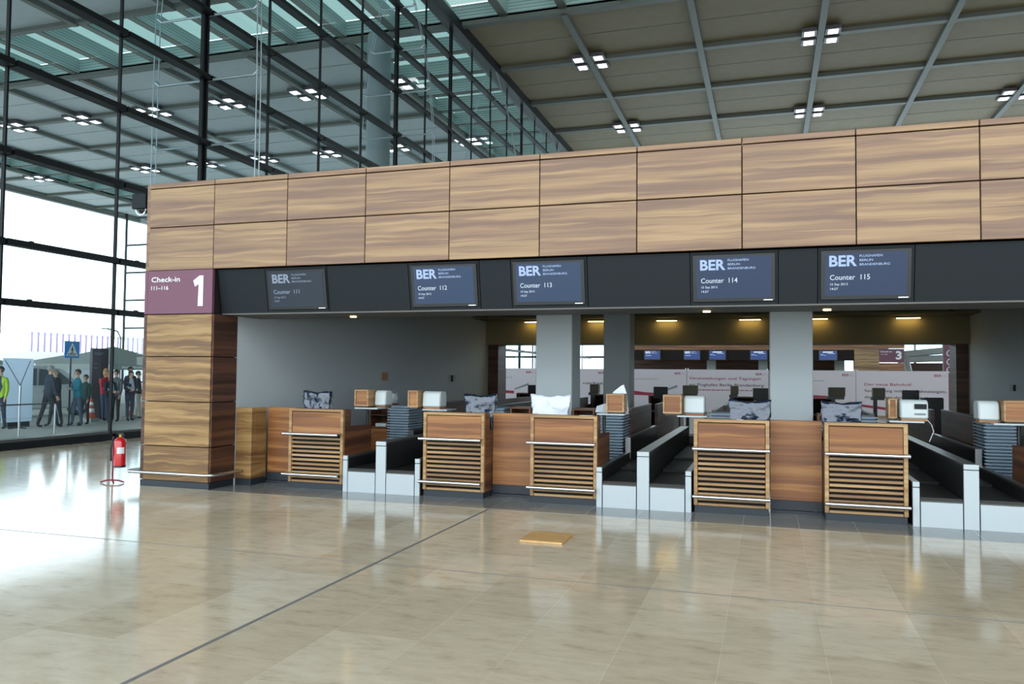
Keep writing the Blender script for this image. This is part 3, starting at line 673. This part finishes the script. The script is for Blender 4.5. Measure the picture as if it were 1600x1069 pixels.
# shelf cabinet and other cabinets behind the desks
def cabinet(x0, x1, y, label, clutter=False):
    t = thing('shelf_cabinet', (x0, y, 0), label, 'cabinet')
    c = MB(); c.box(x0, x0+.025, y, y+.4, 0, 1.1).box(x1-.025, x1, y, y+.4, 0, 1.1).box(x0+.025, x1-.025, y+.38, y+.4, 0, 1.1).box(x0, x1, y, y+.4, 1.1, 1.125).box(x0+.025, x1-.025, y+.01, y+.38, .72, .74).box(x0+.025, x1-.025, y+.01, y+.38, .93, .945)
    c.build('carcass', M['wood_dark2'], t)
    d = B(x0+.025, x1-.025, y-.005, y+.012, .05, .71).build('door', M['wood_desk'], t); MB().tube([(x0+.07, y-.03, .64), (x0+.07, y-.005, .64)], .015, 10).build('knob', M['steel'], d)
    return t
cabinet(2.2, 2.56, 2.85, 'open wooden shelf cabinet behind desk 111 beside the tray stack')
tag(B(2.3, 2.5, 2.87, 3.12, .742, .80).build('paper_box', M['white_plastic'], None, .006), 'white paper box on the middle shelf of the cabinet behind desk 111', 'box')
pr_ = crumple('wrapped_printer', .3, .34, .15, .3, M['bag_white'], 33, None, .015); pr_.location = (2.42, 3.05, 1.14); tag(pr_, 'film-wrapped printer on top of the shelf cabinet behind desk 111', 'printer')
cabinet(4.72, 5.06, 2.85, 'wooden cabinet just left of the left grey column'); cabinet(9.35, 9.68, 2.85, 'wooden cabinet just right of the right grey column'); cabinet(5.75, 6.1, 2.85, 'wooden cabinet just right of the left grey column')
# far side monitors and beige devices
for i, x in enumerate((2.72, 6.07, 8.5, 11.83)):
    t = thing('black_monitor', (x, 10.55, 0), ('black monitor on the far desks left of the left grey column', 'black monitor on the far desks right of the dark inner column', 'black monitor on the far desks left of the right grey column', 'black monitor on the far desks under the text Bahnsteigen')[i], 'monitor', 'monitors on the far desks')
    B(x-.18, x+.18, 11.1, 11.13, 1.06, 1.36).build('display', M['black'], t, .004); B(x-.03, x+.03, 11.13, 11.16, .8, 1.2).build('stand', M['black'], t); B(x-.1, x+.1, 11.08, 11.24, .746, .8).build('foot', M['black'], t)
for i, (x, w) in enumerate(((4.45, .22), (6.85, .36), (7.9, .18), (10.2, .36), (11.1, .26))):
    t = thing('far_printer', (x, 10.9, 0), ('beige printer on the far side between the two left columns', 'beige printer on the far side above the wooden box at desk 114', 'beige printer on the far side in front of the word Berlin', 'wide beige printer on the far side above the wrapped monitor of desk 115', 'beige and grey printer on the far side above the keypad printer')[i], 'printer', 'printers on the far desks')
    B(x-w/2, x+w/2, 10.6, 10.85, 1.2, 1.41).build('body', M['beige_pl'], t, .01); B(x-w/2-.03, x+w/2-.02, 10.59, 10.85, 1.13, 1.2).build('tray', M['black'], t); B(x-.11, x-.03, 10.7, 10.78, 0, 1.13).build('stand', M['steel_dk'], t)
tag(B(11.95, 12.35, 10.2, 10.6, .0, 1.22).build('office_machine', M['black'], None, .02), 'dark boxy office machine on the far side right of the keypad printer', 'office machine')
# papers left on counters
for i, (x, y, lab) in enumerate(((6.45, .7, 'white paper on the counter shelf of desk 113 at its right end'), (8.35, .68, 'small white slip on the counter shelf of desk 114'))):
    tag(B(x-.09+i*.05, x+.09-i*.05, y-.03, y+.05, 1.135, 1.139).build('paper_sheet', M['paper']), lab, 'paper')

# ------------------------------------------------------------------ loose things on the hall floor
o = B(6.32, 6.755, -1.75, -1.275, 0.0015, .022).build('plywood_board', M['board'], None, .002); tag(o, 'square plywood board lying on the stone floor in front of the desks', 'board')
t = thing('fire_extinguisher', (-.38, .05, 0), 'red fire extinguisher hanging on a red floor stand left of the pillar', 'fire extinguisher')
ex, ey = -.345, .0
MB().lathe((ex, ey, .25), [(.078, 0), (.082, .015), (.082, .36), (.07, .40), (.04, .425), (.025, .435)], 24).build('cylinder', M['red'], t, smooth=True)
MB().lathe((ex, ey, .247), [(.0835, 0), (.0835, .03)], 24).build('foot_ring', M['black'], t)
MB().tube([(ex, ey, .68), (ex, ey, .72)], .022, 12).build('valve', M['brass'], t)
MB().box(ex-.05, ex+.07, ey-.012, ey+.012, .725, .74).box(ex-.02, ex+.07, ey-.012, ey+.012, .70, .712).build('handle', M['black'], t, .003)
MB().tube([(ex-.02, ey-.02, .7), (ex-.08, ey-.06, .66), (ex-.09, ey-.08, .5), (ex-.085, ey-.075, .34)], .011, 8).build('hose', M['rubber'], t, smooth=True)
lb = MB()
for i in range(6):
    a0, a1 = [math.radians(-95+12*j+18) for j in (i, i+1)]; r_ = .0835
    lb.quad((ex+r_*math.cos(a0), ey+r_*math.sin(a0), .45), (ex+r_*math.cos(a1), ey+r_*math.sin(a1), .45), (ex+r_*math.cos(a1), ey+r_*math.sin(a1), .54), (ex+r_*math.cos(a0), ey+r_*math.sin(a0), .54))
lb.build('paper_label', M['paper'], t)
t2 = thing('extinguisher_stand', (-.52, .05, 0), 'dark red tripod floor stand holding the fire extinguisher', 'stand')
s = MB().tube([(-.52, .05, .02), (-.52, .05, .68)], .013, 10); s.tube([(-.52, .05, .6), (-.47, .03, .6)], .008, 6); s.build('pole', M['darkred'], t2)
MB().tube([(-.47, .03, .6), (-.455, .02, .6)], .02, 8).build('hook', M['darkred'], t2)
for a in (200, 320, 20): MB().tube([(-.52, .05, .045), (-.52+.09*math.cos(math.radians(a)), 0.05+.09*math.sin(math.radians(a)), .04), (-.52+.17*math.cos(math.radians(a)), 0.05+.17*math.sin(math.radians(a)), .014)], .012, 8).build('foot', M['darkred'], t2)
# ------------------------------------------------------------------ far check-in hall (number 3) and banners
YF = 36.0
t = thing('far_check_in_hall', (7.2, YF, 0), 'distant wooden check-in hall with dark screen band seen through the rear opening', 'check-in hall')
fa = B(.06, 13.0, YF, YF+.1, 3.06, 4.3).box(13.0, 15.4, YF, YF+.1, 3.13, 4.3).build('fascia', M['wood_desk'], t)
B(.06, 13.0, YF+.08, YF+.4, 2.49, 3.055).build('dark_band', M['gap'], t)
B(.06, 15.4, YF+.6, YF+11, 3.3, 4.2).build('roof', M['soffit'], t)
B(.06, 13.0, YF+6, YF+6.1, 0, 3.3).build('rear_wall', M['wood_dark'], t)
for x in (5.5, 8.4, 12.5): B(x-.25, x+.25, YF+2.6, YF+3.1, 0, 3.3).build('column', M['column'], t)
B(13.0, 14.2, YF, YF+.6, 0, 3.12).build('end_pillar', M['wood_pil'], t)
B(14.2, 15.38, YF, YF+.6, 0, 2.38).build('side_pillar', M['wood_desk'], t)
B(0.0, 1.2, YF, YF+.6, 0, 3.05).build('end_pillar', M['wood_pil'], t)
sg = thing('check_in_sign', (14.2, YF, 2.4), 'small distant maroon check-in sign with white number 3', 'sign')
B(14.2, 15.38, YF-.05, YF-.002, 2.4, 3.11).build('panel', M['maroon'], sg)
text('Check-in', M['white_pl'], sg, 14.24, 2.93, YF-.05, .085, .56, bold=.01); text('311–326', M['white_pl'], sg, 14.28, 2.8, YF-.05, .06, .3)
text('3', M['white_pl'], sg, 14.98, 2.58, YF-.05, .42, .28, name='numeral', bold=.04)
def farscreen(x, kind, label):
    t = thing('information_screen', (x, YF, 2.5), label, 'screen', 'far counter screens')
    d = B(x-.46, x+.46, YF-.05, YF+.07, 2.5, 3.03).build('housing', M['bezel'], t)
    p = B(x-.42, x+.42, YF-.06, YF-.05, 2.53, 3.0).build('display', M['scr_far'], t)
    if kind:
        text('BER', M['txt_w'], p, x-.38, 2.86, YF-.06, .12, .3, bold=.03)
        for i, s_ in enumerate(('FLUGHAFEN', 'BERLIN', 'BRANDENBURG')): text(s_, M['txt_w'], p, x-.04, 2.95-.045*i, YF-.06, .028, (.25, .14, .32)[i])
        text('Counter', M['txt_w'], p, x-.36, 2.72, YF-.06, .06, .3, bold=.01)
    else:
        m = MB()
        for i in range(7): a = x-.26+i*.072; m.prism([(a, 2.9), (a+.055, 2.9), (a+.075, 2.97), (a+.02, 2.97)], 'Y', YF-.064, YF-.06)
        m.box(x-.02, x+.34, YF-.063, YF-.06, 2.855, 2.875).build('mark', M['txt_w'], p)
        MB().box(x-.38, x-.22, YF-.063, YF-.06, 2.78, 2.81).box(x-.2, x-.1, YF-.063, YF-.06, 2.75, 2.77).build('mark', M['txt'], p)
farscreen(2.43, 1, 'distant blue screen, leftmost in the far dark band'); farscreen(4.63, 1, 'distant blue screen, second from left in the far dark band')
farscreen(6.01, 0, 'distant blue screen with an italic white word, third in the far dark band'); farscreen(8.19, 0, 'distant blue screen with an italic white word just left of the right grey column'); farscreen(11.71, 0, 'distant blue screen with an italic white word right of the right grey column')
t = thing('wayfinding_pillar', (18.0, YF+1, 0), 'distant maroon wayfinding pillar with white pictograms at the right of the rear opening', 'sign')
B(17.3, 18.0, YF+.5, YF+.8, 0, 3.9).build('pillar', M['maroon'], t)
for z in (2.9, 2.45, 2.05):
    r_ = MB().tube([(17.6+.15*math.cos(a), YF+.49, z+.15*math.sin(a)) for a in [math.pi*2*i/14 for i in range(12)]], .03, 6); r_.box(17.6, 17.85, YF+.46, YF+.5, z-.03, z+.03); r_.build('pictogram', M['white_pl'], t)
t = thing('escalator_frame', (16.4, 44, 0), 'distant teal glass and steel structure right of the far number 3 sign', 'structure')
for a, b in (((17.2, 44, 0), (16.6, 44, 3.0)), ((20.2, 44, 0), (19.6, 44, 3.0)), ((16.2, 44, 3.0), (21.2, 44, 3.5)), ((16.2, 44, 2.7), (21.2, 44, 2.9))): MB().tube([a, b], .2, 8).build('beam', M['steel_white'], t)
B(15.6, 22, 44.3, 44.35, 2.6, 5).build('glass_panel', M['glass'], t)
B(15.6, 22, 50, 50.3, 0, 2.6).build('rear_panel', M['wood_dark'], t)
ban = [(-4.9, 'white printed fence banner seen left of the wide grey column, with small plum writing'), (-1.5, 'white printed fence banner seen between the two left columns, ending in hste'), (1.9, 'white printed fence banner with red swoosh right of the dark inner column'),
       (5.3, 'white printed fence banner reading Veranstaltungen und Tagungen'), (8.7, 'white printed fence banner with red swoosh right of the right grey column'), (12.1, 'white printed fence banner reading Der neue Bahnhof at the right')]
YBN = 26.0
for i, (x, lab) in enumerate(ban):
    t = thing('fence_banner', (x+1.7, YBN, 0), lab, 'banner', 'banner fence in the rear hall')
    p = B(x+.01, x+3.39, YBN, YBN+.03, .08, 1.9).build('cloth', M['banner'], t)
    f_ = MB()
    for xx in (x+.05, x+3.35): f_.tube([(xx, YBN+.06, 0), (xx, YBN+.06, 1.95)], .022, 8)
    f_.build('fence_post', M['steel'], t)
    for xx in (x+.14, x+3.26): B(xx-.12, xx+.12, YBN-.05, YBN+.25, 0, .07).build('foot', M['concrete'], t)
    text('BER', M['ink_red'], p, x+2.88, 1.675, YBN, .1, .27, bold=.02)
    for j, s_ in enumerate(('FLUGHAFEN', 'BERLIN', 'BRANDENBURG')): text(s_, M['ink_gr'], p, x+3.17, 1.75-.038*j, YBN, .02, (.16, .1, .19)[j])
    sw = lambda pts, mm: MB().prism(pts, 'Y', YBN-.004, YBN).build('swoosh', mm, p)
    if i in (0, 2, 4):
        text('Flughafen Berlin Brandenburg Willy Brandt', M['ink_dk'], p, x+.3, 1.45, YBN, .05, 1.9)
        sw([(x+.05, 1.1), (x+.6, 1.0), (x+1.6, .88), (x+2.3, .85), (x+2.3, .72), (x+1.4, .75), (x+.05, .78)], M['ink_red'])
        sw([(x+2.35, .9), (x+3.0, 1.12), (x+3.0, 1.22), (x+2.3, .95)], M['ink_gr'])
    if i == 1: text('Der nächste', M['ink_dk'], p, x+1.5, 1.2, YBN, .12, 1.75, bold=.01)
    if i == 3:
        text('Veranstaltungen und Tagungen', M['ink_red'], p, x+.1, 1.47, YBN, .12, 2.98, bold=.01); text('am Flughafen Berlin Brandenburg', M['ink_dk'], p, x+.1, 1.19, YBN, .12, 3.1, bold=.01)
        ln = MB()
        for q in range(26): ln.box(x+.15+q*.1, x+.15+q*.1+.06+.02*(q % 2), YBN-.003, YBN, 1.0, 1.04)
        ln.build('small_print', M['ink_red'], p)
    if i == 5:
        for j, (s_, c_) in enumerate((('Der neue Bahnhof:', 'ink_red'), ('Sechsgleisig mit drei Bahnsteigen,', 'ink_dk'), ('direkt unter dem Terminal', 'ink_dk'))): text(s_, M[c_], p, x+.32, 1.3-.26*j, YBN, .11, (1.75, 3.0, 2.3)[j], bold=.01)
        sw([(x-.0+.05, .55), (x+.05, .45), (x+1.2, .3), (x+2.6, .3), (x+1.1, .42)], M['ink_red'])

# ------------------------------------------------------------------ outdoors behind the glass
t = thing('railing', (-8.85, 2, 0), 'grey metal railing with thin posts just outside the glass wall', 'railing')
for y in (-2.1, -.05, 2.0, 3.5, 4.55, 5.58, 6.61): MB().tube([(-8.85, y, 0), (-8.85, y, .77)], .02, 8).build('post', M['steel_dk2'] if 'steel_dk2' in M else M['steel'], t)
B(-8.89, -8.81, -2.2, 6.66, .77, .8).build('top_rail', M['steel_dk'], t)
for z in (.25, .45): MB().tube([(-8.85, -2.1, z), (-8.85, 6.61, z)], .004, 6).build('wire', M['cable'], t)
t = thing('white_display_board', (-11.7, 7.6, 0), 'tall blank white display board on a pole stand outside the glass', 'board')
B(-11.71, -11.7, 7.45, 8.42, .15, 1.96).build('board', M['sheet'], t)
po = MB().tube([(-11.1, 7.5, .0), (-11.1, 7.5, 1.2)], .03, 8); po.build('pole', M['steel'], t)
for y in (7.5, 8.3): MB().tube([(-11.1, 7.5, 1.2), (-11.68, y, 1.9)], .01, 6).build('strut', M['steel_dk'], t)
for a in (0, 120, 240): MB().tube([(-11.1, 7.5, .04), (-11.1+.25*math.cos(math.radians(a)), 7.5+.25*math.sin(math.radians(a)), .015)], .015, 6).build('foot', M['steel_dk'], t)
B(-11.77, -11.64, 7.6, 8.3, 0, .15).build('base', M['black'], t)
t = thing('crosswalk_sign', (-11.1, 9.15, 0), 'blue pedestrian crossing sign on a thin grey post outside', 'sign')
MB().tube([(-11.1, 9.15, 0), (-11.1, 9.15, 2.5)], .025, 8).build('post', M['steel_dk'], t)
M['blue'] = mat('traffic_blue', (50, 140, 215), .4); M['wht'] = mat('traffic_white', (235, 238, 240), .5)
B(-11.08, -11.05, 8.89, 9.41, 2.0, 2.5).build('plate', M['blue'], t, .003)
def yz(pts, m, n, x): return MB().prism(pts, 'X', x, x+.004).build(n, m, t)
yz([(8.94, 2.06), (9.36, 2.06), (9.15, 2.45)], M['wht'], 'triangle', -11.05)
for i in range(5): yz([(9.0+i*.062, 2.075), (9.03+i*.062, 2.075), (9.036+i*.056, 2.14), (9.012+i*.056, 2.14)], M['black'], 'stripe', -11.046)
yz([(9.13, 2.3), (9.17, 2.3), (9.2, 2.22), (9.18, 2.22), (9.17, 2.25), (9.16, 2.2), (9.2, 2.12), (9.18, 2.12), (9.15, 2.18), (9.11, 2.12), (9.09, 2.12), (9.135, 2.2), (9.13, 2.25), (9.11, 2.22), (9.09, 2.22)], M['black'], 'walking_figure', -11.046)
MB().tube([(-11.046, 9.15, 2.33), (-11.04, 9.15, 2.33)], .022, 10).build('head', M['black'], t)
t = thing('info_totem', (-12.7, 11.7, 0), 'tall dark information totem outside behind the people', 'sign')
B(-12.72, -12.6, 11.42, 12.1, 0, 2.37).build('body', mat('dark_totem', (62, 50, 62), .4), t, .01)
for i, (z, w) in enumerate(((2.2, .4), (2.15, .3), (1.85, .12), (1.7, .12))): B(-12.6, -12.596, 11.5, 11.5+w, z, z+.025).build('text_line', M['ink_gr'], t)
M['cone'] = mat('cone_orange', (214, 82, 52), .5)
def cone(x, y, label):
    t = thing('traffic_cone', (x, y, 0), label, 'traffic cone')
    B(x-.17, x+.17, y-.17, y+.17, 0, .13).build('base_block', M['concrete'], t)
    MB().lathe((x, y, .13), [(.15, 0), (.15, .02), (.12, .03), (.025, .62), (.01, .63)], 16).build('cone', M['cone'], t, smooth=True)
    for a, b in ((.17, .3), (.4, .5)):
        rr = lambda z: .12-(z-.03)*(.095/.59)+.004
        MB().lathe((x, y, .13), [(rr(a), a), (rr(b), b)], 16).build('band', M['wht'], t, smooth=True)
cone(-11.75, 10.6, 'orange and white traffic cone left of the dark mullion outside'); cone(-11.65, 12.1, 'orange and white traffic cone right of the dark mullion beside the wooden pillar')
# parked people carrier seen side-on
t = thing('parked_van', (-16, 11.5, 0), 'white parked people carrier outside behind the waiting people', 'car')
prof = [(8.6, .35), (8.55, 1.0), (8.75, 1.55), (9.1, 1.74), (10.2, 1.8), (11.9, 1.78), (12.6, 1.66), (13.3, 1.2), (14.1, 1.02), (14.3, .8), (14.32, .38), (14.0, .28), (8.9, .28)]
M['car'] = mat('white_car_paint', (214, 218, 220), .2, coat=.6)
MB().prism(prof, 'X', -16.9, -15.1).build('body', M['car'], t, .05)
for pts in ([(8.95, 1.1), (9.15, 1.62), (10.2, 1.68), (10.2, 1.1)], [(10.28, 1.1), (10.28, 1.68), (11.5, 1.68), (11.5, 1.1)], [(11.6, 1.1), (11.6, 1.67), (12.35, 1.6), (13.05, 1.14)]): MB().prism(pts, 'X', -15.09, -15.065).build('side_window', M['carglass'], t)
for y in (9.5, 13.3):
    wv = MB().tube([(-15.3, y, .33), (-15.03, y, .33)], .33, 24).build('wheel', M['rubber'], t); MB().tube([(-15.03, y, .33), (-15.01, y, .33)], .2, 16).build('hubcap', M['steel'], wv)
B(-15.12, -15.0, 14.0, 14.25, .72, .86).build('headlight', M['paper'], t, .01); B(-15.08, -14.88, 12.95, 13.1, 1.12, 1.26).build('mirror', M['car'], t, .01)
# event tents
M['tent'] = mat('grey_tent_cloth', (148, 156, 152), .7); M['tent_w'] = translucent('white_tent_cloth', (232, 236, 238), .65)
def tent(x, y, w, m, label, z0=2.0, z1=2.85, txt=None, wall=None):
    t = thing('event_tent', (x, y, 0), label, 'tent'); h = w/2
    r = MB(); c_ = [(x-h, y-h, z0), (x+h, y-h, z0), (x+h, y+h, z0), (x-h, y+h, z0)]
    for i in range(4): r.quad(c_[i], c_[(i+1) % 4], (x, y, z1)); r.quad(tuple(c_[i][:2])+(z0-.25,), tuple(c_[(i+1) % 4][:2])+(z0-.25,), c_[(i+1) % 4], c_[i])
    n0 = len(r.v); r.quad(*[(a, b, z-.02) for a, b, z in c_])
    r.build('roof', m, t)
    for a, b, _ in c_: MB().tube([(a, b, 0), (a, b, z0)], .03, 6).build('leg', M['steel'], t)
    if txt: 
        ln = MB()
        for q in range(14): ln.box(x+h, x+h+.004, y-h+.5+q*.115, y-h+.58+q*.115, z0-.18, z0-.1+.02*(q % 3 == 0))
        ln.build('lettering', M['wht'], t)
    if wall: B(x-h, x-h+.02, y-h, y+h, 0, z0-.2).build('side_wall', wall, t)
tent(-27, 24.2, 3.8, M['tent'], 'grey event tent roof outside between the white van and the dark totem', 1.95, 2.5)
tent(-20.5, 20.3, 4.4, M['tent'], 'large grey event tent outside right of the dark mullion with a lettered valance', 1.9, 2.75, 'Besucherzentrum', M['tent_w'])
tent(-26, 15.8, 4.2, M['tent'], 'dark grey event tent outside at the left edge of the photo', 1.95, 2.6, None, M['tent_w'])
# distant building front with slim fins and a lamp post
t = thing('distant_building', (-92, 88, 0), 'pale distant building with a row of slim vertical fins outside', 'building')
B(-100, -91, 70, 112, 0, 4.1).build('ground_floor', M['tent_w'], t)
B(-100, -93, 70, 112, 6.9, 7.1).build('roof', M['tent_w'], t)
M['fin'] = mat('mauve_fin', (150, 130, 165), .6)
for i in range(24):
    y = 77.2+1.05*i
    if abs(y-89.5) > .1: B(-91.2, -90.9, y, y+.11, 4.1, 6.9).build('fin', M['fin'], t)
t = thing('street_lamp', (-60, 60, 0), 'thin curved street lamp outside left of the slim dark mullion', 'lamp')
MB().tube([(-60, 61.5, 0), (-60, 61.5, 5.2), (-60, 61.0, 5.9), (-60, 59.6, 6.1)], .09, 8).build('pole', M['rail_top'], t); B(-60.15, -59.85, 58.9, 59.7, 6.02, 6.14).build('lamp_head', M['rail_top'], t)

# ------------------------------------------------------------------ people waiting outside
SK = mat('skin', (214, 168, 144), .6)
def cloth(n, c): return mat(n, c, .8)
def person(x, y, face, h, label, top, legs, hair, shoe=(40, 36, 36), shirt=None, stride=.0, lean=0., arm='side', hairlen=0, cut=None):
    """one continuous skinned body; face = heading in degrees (0 looks along +Y)"""
    t = thing('person', (x, y, 0), label, 'person', 'people waiting outside')
    k = h/1.75; V = []; E_ = []; R_ = []
    def v(p, r, par=None):
        V.append(Vector(p)*k); R_.append((r[0]*k, r[1]*k) if isinstance(r, tuple) else (r*k, r*k))
        if par is not None: E_.append((par, len(V)-1))
        return len(V)-1
    L = lean
    pel = v((0, 0, .95), (.15, .11)); sp = v((0, .02*L*10, 1.15), (.14, .105), pel); ch = v((0, .05*L*10, 1.34), (.165, .115), sp); nb = v((0, .075*L*10, 1.47), (.07, .07), ch)
    nk = v((0, .085*L*10, 1.53), .052, nb); hd = v((0, .1*L*10+.01, 1.63), (.074, .088), nk); tp = v((0, .1*L*10, 1.71), (.06, .075), hd)
    for s_ in (-1, 1):
        sh = v((s_*.17, .05*L*10, 1.40), .062, ch)
        if arm == 'side' or (arm == 'half' and s_ < 0):
            el = v((s_*.23, .04, 1.12), .05, sh); wr = v((s_*.23, .12, .9), .036, el); hand0 = Vector((s_*.225, .15, .84)); dr = Vector((0, .3, -.95))
        elif arm == 'cross':
            el = v((s_*.24, .1, 1.13), .052, sh); wr = v((s_*.03, .26, 1.16), .038, el); hand0 = Vector((-s_*.06, .25, 1.18)); dr = Vector((-s_*.9, .0, .2))
        elif arm == 'pocket':
            el = v((s_*.27, -.03, 1.13), .052, sh); wr = v((s_*.19, .1, .97), .04, el); hand0 = Vector((s_*.17, .13, .92)); dr = Vector((-s_*.2, .3, -.9))
        else:
            el = v((s_*.22, .08, 1.12), .05, sh); wr = v((s_*.1, .3, 1.08), .038, el); hand0 = Vector((s_*.07, .36, 1.1)); dr = Vector((-s_*.3, .9, .1))
        pm = v(hand0, (.032, .02), wr); dr.normalize(); sd = dr.cross(Vector((1, 0, .2))).normalized()
        for fi in range(4): a_ = v(hand0+dr*.05+sd*(.022*(fi-1.5)), .01, pm); v(hand0+dr*(.085+.008*(1.5-abs(fi-1.5)))+sd*(.024*(fi-1.5))+Vector((0, -.008, 0)), .008, a_)
        v(hand0+dr*.02+sd*.05, .01, pm)
        st = stride*s_
        hp = v((s_*.09, 0, .88), .095, pel); kn = v((s_*.1, st*.5+.02, .5), .062, hp); an = v((s_*.1, st, .1), .045, kn); v((s_*.11, st+.02, .045), .04, an); v((s_*.12, st+.15, .035), .034, len(V)-1)
    me = bpy.data.meshes.new('body'); me.from_pydata(V, E_, []); tmp = bpy.data.objects.new('tmp_body', me); COL.objects.link(tmp)
    sm = tmp.modifiers.new('skin', 'SKIN'); sm.use_smooth_shade = True
    for i, rr in enumerate(R_): me.skin_vertices[0].data[i].radius = rr
    me.skin_vertices[0].data[0].use_root = True
    ss = tmp.modifiers.new('sub', 'SUBSURF'); ss.levels = 1; ss.render_levels = 1
    bpy.context.view_layer.update(); dg = bpy.context.evaluated_depsgraph_get()
    nm = bpy.data.meshes.new_from_object(tmp.evaluated_get(dg)); nm.name = 'body'; bpy.data.objects.remove(tmp)
    for m_ in (SK, top, legs, shoe, shirt or top): nm.materials.append(m_)
    for p in nm.polygons:
        c = p.center/k; r = math.hypot(c.x, 0)
        i = 1
        if c.z > 1.5: i = 0
        elif c.z < .09: i = 3
        elif c.z < .93 and abs(c.x) < .2: i = 2
        if c.z < .93 and abs(c.x) > .2 and arm == 'side': i = 0 if c.z < .885 else 1
        if arm == 'cross' and c.y > .24 and abs(c.x) < .12 and 1.1 < c.z < 1.25: i = 0
        if arm == 'front' and c.y > .31: i = 0
        if arm == 'pocket' and c.z < .93 and abs(c.x) > .15 and c.y > .08: i = 0
        if shirt and i == 1 and abs(c.x) < .055 and c.y > .05 and c.z > 1.05: i = 4
        p.material_index = i; p.use_smooth = True
    b = bpy.data.objects.new('body', nm); COL.objects.link(b); b.parent = t; ORG[b.name] = Vector((0, 0, 0))
    hy = .1*L*10
    def blob(name, m, c, r, parent, cutf=None, seg=14, ring=9):
        mb = MB(); 
        for a in range(ring+1):
            th = math.pi*a/ring
            for q in range(seg):
                ph = 2*math.pi*q/seg; p_ = Vector((c[0]+r[0]*math.sin(th)*math.cos(ph), c[1]+r[1]*math.sin(th)*math.sin(ph), c[2]+r[2]*math.cos(th)))
                mb.v.append(tuple(p_*k))
        for a in range(ring):
            for q in range(seg):
                f_ = (a*seg+q, a*seg+(q+1) % seg, (a+1)*seg+(q+1) % seg, (a+1)*seg+q)
                cc = sum((Vector(mb.v[i]) for i in f_), Vector())/4/k
                if not cutf or cutf(cc): mb.f.append(f_)
        o_ = mb.build(name, m, None, smooth=True); o_.parent = parent; return o_
    blob('hair', hair, (0, hy-.012, 1.668-hairlen*.35), (.09, .1, .1+hairlen), t, lambda c: not (c.y > hy+.045 and c.z < 1.70) and c.z > 1.6-hairlen*1.6)
    blob('nose', SK, (0, hy+.1, 1.625), (.012, .02, .02), b, None, 8, 5)
    for s_ in (-1, 1):
        blob('ear', SK, (s_*.08, hy, 1.63), (.012, .022, .032), b, None, 8, 5); blob('eye', M['black'], (s_*.03, hy+.087, 1.652), (.006, .006, .005), b, None, 8, 5)
    blob('mouth', mat('lips', (160, 90, 84), .5) if 'lips' not in M else M['lips'], (0, hy+.09, 1.585), (.024, .008, .006), b, None, 8, 5)
    t.rotation_euler = (0, 0, math.radians(face))
    return t
dk = cloth('black_cloth', (34, 38, 48)); nv = cloth('navy_cloth', (44, 54, 70)); teal = cloth('teal_cloth', (0, 118, 140)); den = cloth('denim', (62, 78, 98)); blk = cloth('shoe_black', (26, 26, 28))
gry = cloth('grey_cloth', (90, 96, 104)); redc = cloth('red_cloth', (176, 44, 60)); crm = cloth('cream_cloth', (196, 190, 176)); grn = cloth('dark_green_cloth', (24, 72, 60)); lime = cloth('lime_vest', (168, 200, 60)); wh = cloth('white_cloth', (190, 200, 212))
h_gr = cloth('grey_hair', (150, 146, 140)); h_br = cloth('brown_hair', (70, 52, 42)); h_bl = cloth('blond_hair', (170, 128, 84)); h_dk = cloth('dark_hair', (40, 34, 34))
person(-11.5, 7.22, 200, 1.72, 'person in a dark jacket with lime vest at the left edge outside', lime, nv, h_dk, blk, nv, .1)
person(-10.95, 8.28, -15, 1.76, 'grey-haired person in a dark coat walking beside the white display board', nv, dk, h_gr, blk, None, .22, .06)
person(-11.2, 8.78, 170, 1.66, 'grey-haired person in black coat and pale shirt, left of the crossing sign post', dk, dk, h_gr, blk, wh, .14, .05, 'half')
person(-10.7, 9.06, 160, 1.66, 'person in a teal jacket with arms folded under the crossing sign', teal, den, h_br, blk, None, .1, .02, 'cross')
person(-11.1, 9.72, 185, 1.5, 'person in dark green jacket right behind the teal jacket', grn, dk, h_dk, blk, None, .05)
person(-11.9, 11.28, -95, 1.66, 'blond person in a red top in front of the dark totem', redc, den, h_bl, blk, None, .05, .03, 'front', .06)
person(-10.9, 10.45, -100, 1.55, 'fair-haired person in a navy jacket and jeans before the dark totem, hands forward', nv, den, h_bl, blk, wh, .12, .05, 'front')
person(-11.3, 11.12, 190, 1.66, 'person in a dark coat standing directly behind the slim dark mullion', gry, dk, h_dk, blk)
person(-11.2, 11.6, -110, 1.62, 'person in dark suit jacket with tie right of the slim mullion', nv, den, h_dk, blk, wh, .08, .06, 'front')
person(-12.2, 12.66, -100, 1.76, 'dark-haired person in navy jacket behind the one with the tie', nv, dk, h_dk, blk)
person(-11.7, 12.5, -60, 1.62, 'person in dark jacket and cream trousers at the edge of the wooden pillar', dk, crm, h_dk, blk, None, .1, 0, 'pocket')

# ------------------------------------------------------------------ final tidy: ordinal wording in labels
import re
ORD = {'111': 'first', '112': 'second', '113': 'third', '114': 'fourth', '115': 'fifth', '116': 'sixth'}
for o in bpy.data.objects:
    if 'label' in o: o['label'] = re.sub(r'desk (11\d)', lambda m_: 'the %s desk' % ORD[m_.group(1)], o['label']).replace('the the', 'the')
